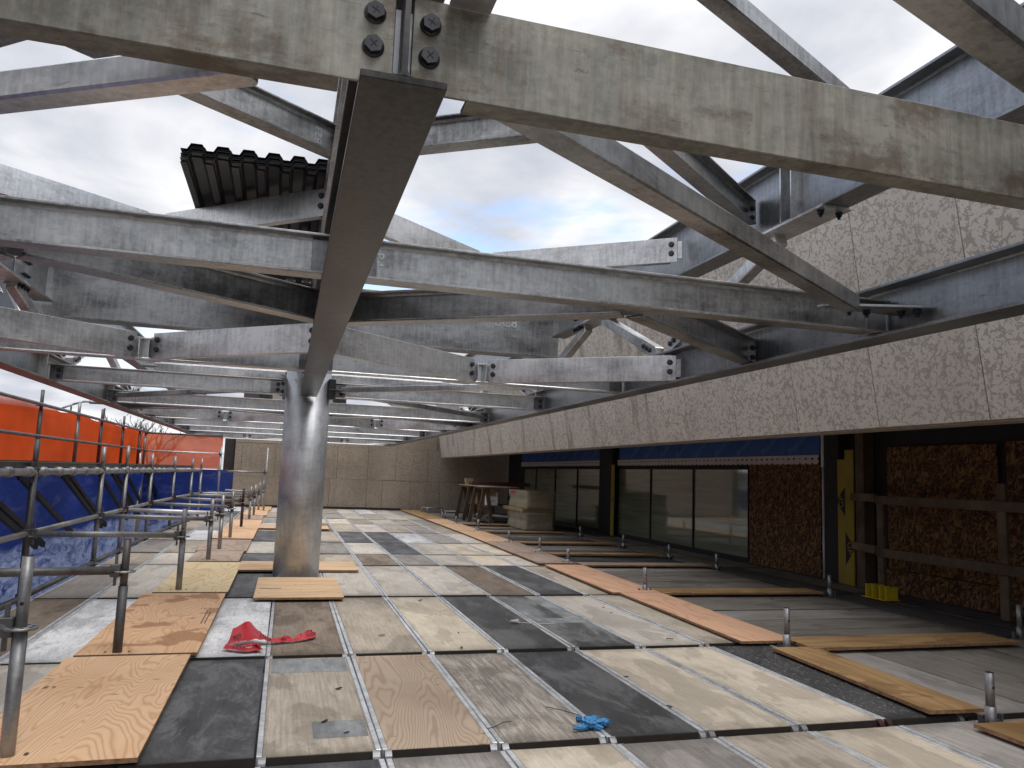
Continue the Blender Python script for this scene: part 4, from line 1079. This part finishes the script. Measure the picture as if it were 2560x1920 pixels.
MB().box(0, 0, .25, .02, 1.4, 1.585).build('board', M['osb'], ob3)
MB().box(-.03, 0, .0, .015, 1.4, .245).build('lower_board', M['osb'], ob3)
# timber guardrail in front of it
gr = thing('timber_guardrail', 'timber guardrail with two rails in the dark recess at the right', 'guardrail', (6.08, 6.83, 0))
MB().box(-.02, -.045, .02, .02, .045, .985, bev=.003).build('post', M['lumber'], gr)
MB().box(-.02, -1.50, .02, .02, -1.41, 1.2, bev=.003).build('post', M['lumber'], gr)
for z0 in (.955, .41):
    MB().box(-.06, -3.6, z0, -.0215, .02, z0+.089, bev=.003).build('rail', M['lumber'], gr)
    MB().box(-.06, .0, z0+.02, -.0215, .62, z0+.105, Matrix.Rotation(R(-18), 4, 'Z') @ Matrix.Translation((.0, .03, 0)), bev=.003).build('short_rail', M['lumber'], gr)
yb = thing('post_bracket', 'yellow finned bracket holding the foot of the timber guardrail post', 'bracket', (5.93, 6.68, 0))
MB().box(-.10, -.16, .003, .08, .16, .012).build('base', M['yellow_pl'], yb)
for yy in (-.14, -.05, .05, .14):
    MB().box(-.07, yy-.006, .0125, .07, yy+.006, .135).build('fin', M['yellow_pl'], yb)
for yy in (-.094, .094): MB().box(-.012, yy-.036, .0125, .012, yy+.036, .135).build('back', M['yellow_pl'], yb)
ld = thing('timber_offcut', 'pale timber offcut lying on the beam under the overhang at the far right', 'timber', (5.5, 5.9, 1.905), R(12))
MB().box(-.05, -.35, 0, .05, .35, .04, Matrix.Rotation(R(4), 4, 'X'), bev=.003).build('plank', M['lumber_new'], ld)

# ------------------------------------------------------------------ site material under the overhang
def sawhorse(x, y, lab, rz=0):
    t = thing('sawhorse', lab, 'sawhorse', (x, y, 0), rz, 'timber sawhorses')
    for sx in (-1, 1):
        for yy in (0, .85):
            l = MB(); l.box(-.045, -.02, 0, .045, .02, .84, Matrix.Translation((sx*.16, yy, 0)) @ Matrix.Rotation(sx*R(-9), 4, 'Y'), bev=.002)
            l.build('leg', M['lumber'], t)
    MB().box(-.045, -.1, .80, .045, .95, .84, bev=.002).build('top_rail', M['lumber'], t)
    MB().box(-.13, -.015, .33, .13, .01, .40, bev=.002).build('brace', M['lumber'], t)
    return t
sawhorse(4.42, 17.25, 'timber sawhorse nearest the insulation stack')
sawhorse(4.42, 18.72, 'timber sawhorse nearer the far stone wall')
tbl = thing('work_board', 'plywood board laid across the sawhorses', 'board', (4.75, 18.2, .842))
MB().box(-.42, -1.1, 0, .42, 1.5, .02).build('board', B['fresh_old'], tbl)
sh = thing('shelf_board', 'lower shelf board carrying the white carton', 'board', (4.72, 17.95, .405))
MB().box(-.26, -.75, 0, .42, 1.2, .025).build('board', M['lumber'], sh)
for a_, b_ in ((-.2, -.7), (.3, -.7), (.3, 1.0)): MB().box(a_, b_, -.40, a_+.08, b_+.08, -.001).build('prop', M['lumber'], sh)
tm = thing('timber_length', 'dark red-brown timber lying on the work board', 'timber', (4.9, 18.6, .8625))
MB().box(-.5, -.06, 0, 1.0, .06, .09).build('timber', plain('red_brown_timber', (.10, .04, .03), .8), tm)
bl = thing('timber_block', 'short pale timber block standing on the work board', 'timber', (4.40, 18.9, .8625))
MB().box(-.10, -.06, .06, .10, .06, .16).box(-.08, -.05, 0, -.02, .05, .0598).build('block', M['lumber_new'], bl)
cx = thing('open_carton', 'white open carton with raised flaps on the shelf', 'carton', (4.60, 17.42, .431))
MB().box(-.12, -.12, 0, .12, .12, .004).box(-.12, -.12, .0041, .12, -.116, .20).box(-.12, .116, .0041, .12, .12, .20).box(-.12, -.1158, .0041, -.116, .1158, .20).box(.116, -.1158, .0041, .12, .1158, .20).build('body', M['carton'], cx)
MB().box(-.155, -.11, .2005, -.15, .11, .29, Matrix.Rotation(0, 4, 'Y')).build('flap', M['carton'], cx)
MB().box(.116, -.11, .2005, .12, .11, .29).build('flap', M['carton'], cx)
MB().box(-.085, -.1165, .10, .085, -.112, .30).build('inner_liner', M['kraft'], cx)
lettering('print', 'Bakor', .05, .0004, M['ink'], cx, (.03, -.1212, .10), (1, 0, 0), (0, 0, 1))
bx2 = thing('cardboard_box', 'brown cardboard box on the shelf behind the sawhorse leg', 'box', (4.62, 18.3, .431))
MB().box(-.18, -.15, 0, .18, .15, .26, bev=.004).build('body', M['kraft'], bx2)
MB().box(-.18, -.165, .18, .05, -.152, .30, Matrix.Rotation(R(12), 4, 'Y')).build('flap', M['kraft'], bx2)
def wrapped(x0, x1, y0, y1, z0, z1, lab, label_patch):
    t = thing('insulation_pack', lab, 'insulation pack', ((x0+x1)/2, (y0+y1)/2, z0), 0, 'wrapped insulation packs')
    hx, hy, h = (x1-x0)/2, (y1-y0)/2, z1-z0
    bm_ = bmesh.new(); bmesh.ops.create_cube(bm_, size=1)
    bmesh.ops.subdivide_edges(bm_, edges=bm_.edges[:], cuts=9, use_grid_fill=True)
    rr = random.Random(z0*9)
    for v in bm_.verts:
        p = v.co.copy()
        bul = 1-.035*math.cos(p.z*2*math.pi)
        n_ = .006*math.sin(p.z*46+p.x*3)+.005*math.sin(p.y*11+p.z*7)+rr.uniform(-.004, .004)
        v.co = Vector((p.x*2*hx*bul+n_*(1 if p.x > 0 else -1), p.y*2*hy+n_, (p.z+.5)*h))
    for f in bm_.faces: f.smooth = True
    me = bpy.data.meshes.new('wrapping'); bm_.to_mesh(me); bm_.free(); me.materials.append(M['wrap'])
    obj('wrapping', me, t)
    if label_patch:
        MB().box(-hx-.016, .18, h-.07, -hx-.012, .50, h-.02).build('red_label', M['red_label'], t)
    return t
wrapped(4.86, 5.48, 15.5, 16.9, .0, .37, 'lower wrapped insulation pack standing on the planks', False)
wrapped(4.88, 5.50, 15.5, 16.9, .445, .82, 'upper wrapped insulation pack with a red label', True)
for i, y in enumerate((15.62, 16.75)):
    b_ = thing('timber_batten', 'pale timber batten between the insulation packs, '+('nearer end' if i == 0 else 'farther end'), 'batten', (5.15, y, .373), 0, 'battens between the insulation packs')
    MB().box(-.36, -.05, 0, .36, .05, .068, bev=.003).build('batten', M['lumber_new'], b_)
bt = thing('timber_batten', 'long pale batten sticking out of the insulation stack toward the sawhorses', 'batten', (4.845, 16.4, .376), R(90), 'battens between the insulation packs')
MB().box(-.85, -.03, 0, .75, .03, .066, bev=.003).build('batten', M['lumber_new'], bt)
for i, (x, y, l, a) in enumerate(((4.5, 17.9, 1.1, 14), (4.55, 18.1, 1.3, -6), (4.75, 17.8, 1.2, 30))):
    t = thing('metal_offcut', f'dark metal offcut under the shelf, {ORD[i]} of the heap', 'offcut', (x, y, .05+.05*i), R(90+a), 'metal offcuts under the shelf')
    MB().box(-l/2, -.03, 0, l/2, .03, .012).box(-l/2, -.03, .0122, l/2, -.024, .05).build('angle', M['galv_dark'], t)
for i, (x, y, l, rz) in enumerate(((3.95, 21.4, .62, 0), (4.3, 19.6, .7, 0))):
    t = thing('low_trestle', 'small steel trestle near the far wall, '+('rear one' if i == 0 else 'front one beside the sawhorse'), 'trestle', (x, y, 0), rz, 'small steel trestles')
    MB().tube((-l/2, 0, .16), (l/2, 0, .16), .02, 8).build('bar', M['scaf'], t)
    for s in (-1, 1): MB().tube((s*l/2*.9, -.06, 0), (s*l/2*.9, 0, .16), .013, 8).tube((s*l/2*.9, .06, 0), (s*l/2*.9, 0, .16), .013, 8).build('leg', M['scaf'], t)

# ------------------------------------------------------------------ litter on the deck
# red barrier tape, crumpled
def ribbon(name, pts, mat, parent=None):
    """pts: list of (left xyz, right xyz) pairs, subdivided and jittered"""
    bm_ = bmesh.new(); rows = []; rr = random.Random(5)
    for i in range(len(pts)-1):
        for s in range(4):
            f = s/4
            a = Vector(pts[i][0]).lerp(Vector(pts[i+1][0]), f); b = Vector(pts[i][1]).lerp(Vector(pts[i+1][1]), f)
            rows.append((a, b))
    rows.append((Vector(pts[-1][0]), Vector(pts[-1][1])))
    vs = []
    for a, b in rows:
        vs.append([bm_.verts.new(a.lerp(b, k/4)+Vector((0, 0, rr.uniform(-.003, .006)+.004*math.sin(k*2.1)))) for k in range(5)])
    for i in range(len(vs)-1):
        for k in range(4):
            bm_.faces.new((vs[i][k], vs[i+1][k], vs[i+1][k+1], vs[i][k+1])).smooth = True
    me = bpy.data.meshes.new(name); bm_.to_mesh(me); bm_.free(); me.materials.append(mat)
    return obj(name, me, parent)
rt_ = thing('barrier_tape', 'crumpled red barrier tape with black print lying across two deck panels', 'barrier tape', (0, 5.2, .004))
ribbon('tape', [((-.29, -.16, .01), (-.28, -.10, .02)), ((-.16, -.24, .008), (-.15, -.17, .01)), ((-.06, -.22, .01), (-.08, -.12, .02)), ((-.10, -.16, .03), (-.11, -.10, .025)), ((-.19, -.13, .012), (-.18, -.10, .014))], M['redtape'], rt_)
ribbon('tape', [((-.285, -.13, .01), (-.27, -.02, .012)), ((-.22, -.07, .03), (-.255, .09, .075)), ((-.17, -.07, .035), (-.165, .16, .11)), ((-.11, -.05, .04), (-.10, .10, .06)), ((-.06, -.03, .03), (-.05, .06, .03)), ((-.02, .0, .012), (-.015, .04, .02))], M['redtape'], rt_)
ribbon('tape', [((-.02, .0, .012), (-.015, .04, .02)), ((.02, .0, .004), (.03, .08, .016)), ((.07, .02, .004), (.075, .09, .03)), ((.11, .03, .005), (.12, .06, .012)), ((.15, .04, .006), (.15, .10, .03)), ((.21, .08, .006), (.19, .16, .035)), ((.265, .14, .01), (.235, .22, .03)), ((.26, .24, .012), (.21, .24, .03)), ((.20, .25, .02), (.19, .20, .012)), ((.16, .17, .01), (.17, .14, .02))], M['redtape'], rt_)
pm = MB()
for k in range(4): pm.box(-.245+.012*k, -.02, .052+.004*k, -.239+.012*k, .03, .056+.004*k, Matrix.Rotation(R(8), 4, 'Z'))
for k in range(5): pm.box(-.085+.014*k, .0, .052-.006*k, -.078+.014*k, .035, .055-.006*k)
for k in range(4): pm.box(-.235+.02*k, -.178-.008*k, .022, -.226+.02*k, -.15-.008*k, .024)
for k in range(3): pm.box(.045+.012*k, .03, .022, .05+.012*k, .065, .026)
for k in range(5): pm.box(.20+.013*k, .10+.012*k, .028, .206+.013*k, .135+.012*k, .032)
pm.build('print', M['ink'], rt_)
# balled blue glove
def lump(name, cs, mat, parent, seed):
    bm_ = bmesh.new(); rr = random.Random(seed)
    bmesh.ops.create_icosphere(bm_, subdivisions=4, radius=1)
    ph = [rr.uniform(0, 6) for _ in range(8)]
    for v in bm_.verts:
        p = v.co.normalized()
        a = math.sin(p.x*5+ph[0]+2*math.sin(p.y*4+ph[1])); b = math.sin(p.y*7+ph[2]+2*math.sin(p.z*5+ph[3])); c_ = math.sin(p.z*9+p.x*6+ph[4])
        d = 1-.34*(1-abs(a))**2-.26*(1-abs(b))**2+.10*c_
        v.co = p*d
    for f in bm_.faces: f.smooth = True
    me = bpy.data.meshes.new(name); bm_.to_mesh(me); bm_.free(); me.materials.append(mat)
    o = obj(name, me, parent); o.location = cs[0]; o.scale = cs[1]; o.rotation_euler = cs[2]
    return o
gl = thing('disposable_glove', 'balled-up blue disposable glove lying on a deck joint', 'glove', (1.385, 3.34, .004))
lump('crumpled_palm', ((.0, .0, .022), (.05, .045, .026), (0, 0, .4)), M['glove'], gl, 1)
lump('finger', ((-.055, -.028, .010), (.05, .016, .011), (0, 0, .15)), M['glove'], gl, 2)
lump('finger', ((-.045, .035, .026), (.028, .015, .018), (0, .4, 1.0)), M['glove'], gl, 3)
lump('finger', ((.015, -.038, .011), (.026, .015, .012), (0, 0, -.7)), M['glove'], gl, 4)
lump('cuff', ((.062, .012, .015), (.034, .028, .016), (0, 0, .1)), M['glove'], gl, 5)
sn = MB(); rr = random.Random(3)
p = [Vector((1.74+rr.uniform(-.035, .035), 5.74+rr.uniform(-.03, .03), .006+rr.uniform(0, .018))) for _ in range(22)]
sn.path(p, .0035, 5); sn.path([(1.75, 5.74, .006), (1.83, 5.725, .004), (1.93, 5.69, .004), (2.04, 5.665, .004)], .0028, 5)
tag(sn.build('knotted_string', M['string']), 'knotted white string on the charcoal deck panel', 'string')
for i, (pp_, lb) in enumerate(((((.92, 3.39, .006), (.96, 3.40, .010), (1.0, 3.44, .012), (1.05, 3.47, .006)), 'thin brown wire scrap across the aluminium rail'), (((1.28, 3.66, .005), (1.33, 3.58, .01), (1.40, 3.50, .005)), 'thin brown wire scrap left of the blue glove'))):
    m_ = MB(); m_.path(list(pp_), .002, 5); tag(m_.build('wire_scrap', M['wire']), lb, 'wire scrap', 'wire scraps on the deck')
for i in range(26):
    x = random.uniform(0, 5.2); y = random.uniform(3.3, 9); s = random.uniform(.006, .016)
    m_ = MB(); m_.box(-s*1.6, -s*.5, 0, s*1.6, s*.5, .003, Matrix.Rotation(random.uniform(0, 3), 4, 'Z'))
    o = m_.build('wood_chip', M['deckend'], None, (x, y, .0045)); tag(o, 'tiny dark wood chip lying on the deck', 'wood chip', 'wood chips scattered on the deck')

# ------------------------------------------------------------------ beyond the site
bld = thing('office_block', 'distant dark office block seen through the canopy left of the spine', 'office block', (0, 62, -4.5))
MB().box(-3.5, 0, 0, 4.2, 10, 26.2).build('facade', M['bld'], bld)
for fl in range(7):
    for cx_ in range(8):
        if random.random() < .8:
            x = -3.3+.95*cx_
            MB().box(x, -.12, 3+3.2*fl, x+.72, -.01, 5.2+3.2*fl).build('window', M['bld_pane'] if (cx_+fl) % 3 else M['black'], bld)
    MB().box(-3.5, -.3, 5.5+3.2*fl, 4.2, -.01, 5.8+3.2*fl).build('floor_band', M['bld'], bld)
bl_ = thing('boom_arm', 'dark slanting boom arm with white letters at the far left', 'boom arm', (-13.6, 40, -4.5))
Mx = Vector((.52, 0, -1)).to_track_quat('X', 'Y').to_matrix().to_4x4()
MB().box(-6, -.3, -.3, 2.1, .3, .3, Matrix.Translation((.05, 0, 13.9)) @ Mx).build('boom', M['crane'], bl_)
lettering('lettering', 'EXT', .42, .01, M['letter_white'], bl_, (.30, -.33, 13.35), (.5, 0, -.86), (.86, 0, .5))
MB().box(-5.2, -1.2, 0, -2.6, 1.2, 1.2).build('base', M['crane'], bl_)
MB().box(-3.2, -.29, 1.2, -2.6, .29, 18.6).build('mast', M['crane'], bl_)
def bare_tree(x, y, h, seed, lab):
    t = thing('bare_tree', lab, 'tree', (x, y, -4.5), 0, 'bare trees beyond the netting')
    tr = MB(); cr = MB(); rr = random.Random(seed)
    tr.tube((0, 0, 0), (.05, 0, h*.42), .14, 8, .10)
    def grow(p, d, L, r, lev):
        q = p+d*L
        (tr if lev == 0 else cr).tube(p, q, r, 5, r*.68)
        if lev >= 5 or r < .004: return
        for k in range(3 if lev < 3 else 2):
            nd = (d+Vector((rr.uniform(-.75, .75), rr.uniform(-.75, .75), rr.uniform(-.15, .55)))).normalized()
            grow(q, nd, L*rr.uniform(.6, .85), r*.66, lev+1)
    grow(Vector((.05, 0, h*.42)), Vector((.05, 0, 1)), h*.17, .10, 0)
    tr.build('trunk', M['bark'], t); cr.build('branches', M['bark'], t)
bare_tree(-9.3, 45, 8.3, 11, 'bare branched tree rising left over the orange netting')
bare_tree(-8.2, 46, 8.9, 12, 'bare branched tree just right of the other, over the orange netting')
bare_tree(-7.2, 44, 7.9, 15, 'smallest bare branched tree, nearest the canopy edge')
lp = thing('street_lamp', 'street lamp with a curved arm beyond the orange netting', 'street lamp', (-8.6, 30, -4.5))
MB().tube((0, 0, 0), (0, 0, 6.6), .07, 10, .05).build('pole', M['scaf_dark'], lp)
pa = [(0, 0, 6.6), (.35, 0, 7.0), (.9, 0, 7.36), (1.3, 0, 7.55), (1.6, 0, 7.66), (1.85, 0, 7.68)]
MB().path(pa, .035, 8).build('arm', M['scaf'], lp); MB().box(1.8, -.09, 7.6, 2.3, .09, 7.68, bev=.02).build('lamp_head', M['scaf_dark'], lp)
for i, (x, a, b) in enumerate(((-7.35, 2.4, 2.98), (-6.29, 2.4, 2.97))):
    t = tag(MB().tube((0, 0, 0), (0, 0, b+4.5), .03, 6).build('antenna_mast', M['scaf_dark'], None, (x, 30, -4.5)), 'thin far mast, '+('left one beside the lamp arm' if i == 0 else 'right one near the bare trees'), 'mast', 'thin masts beyond the netting')
lw = thing('low_building', 'low grey building beyond the scaffold on the left', 'building', (-16, 48, -4.5))
MB().box(-9, 0, 0, 6, 8, 6.2).build('walls', plain('grey_walls', (.30, .30, .31), .8, 0, .1, .3), lw); MB().box(-9.2, -.2, 6.2, 6.2, 8.2, 6.5).build('roof', M['bld'], lw)
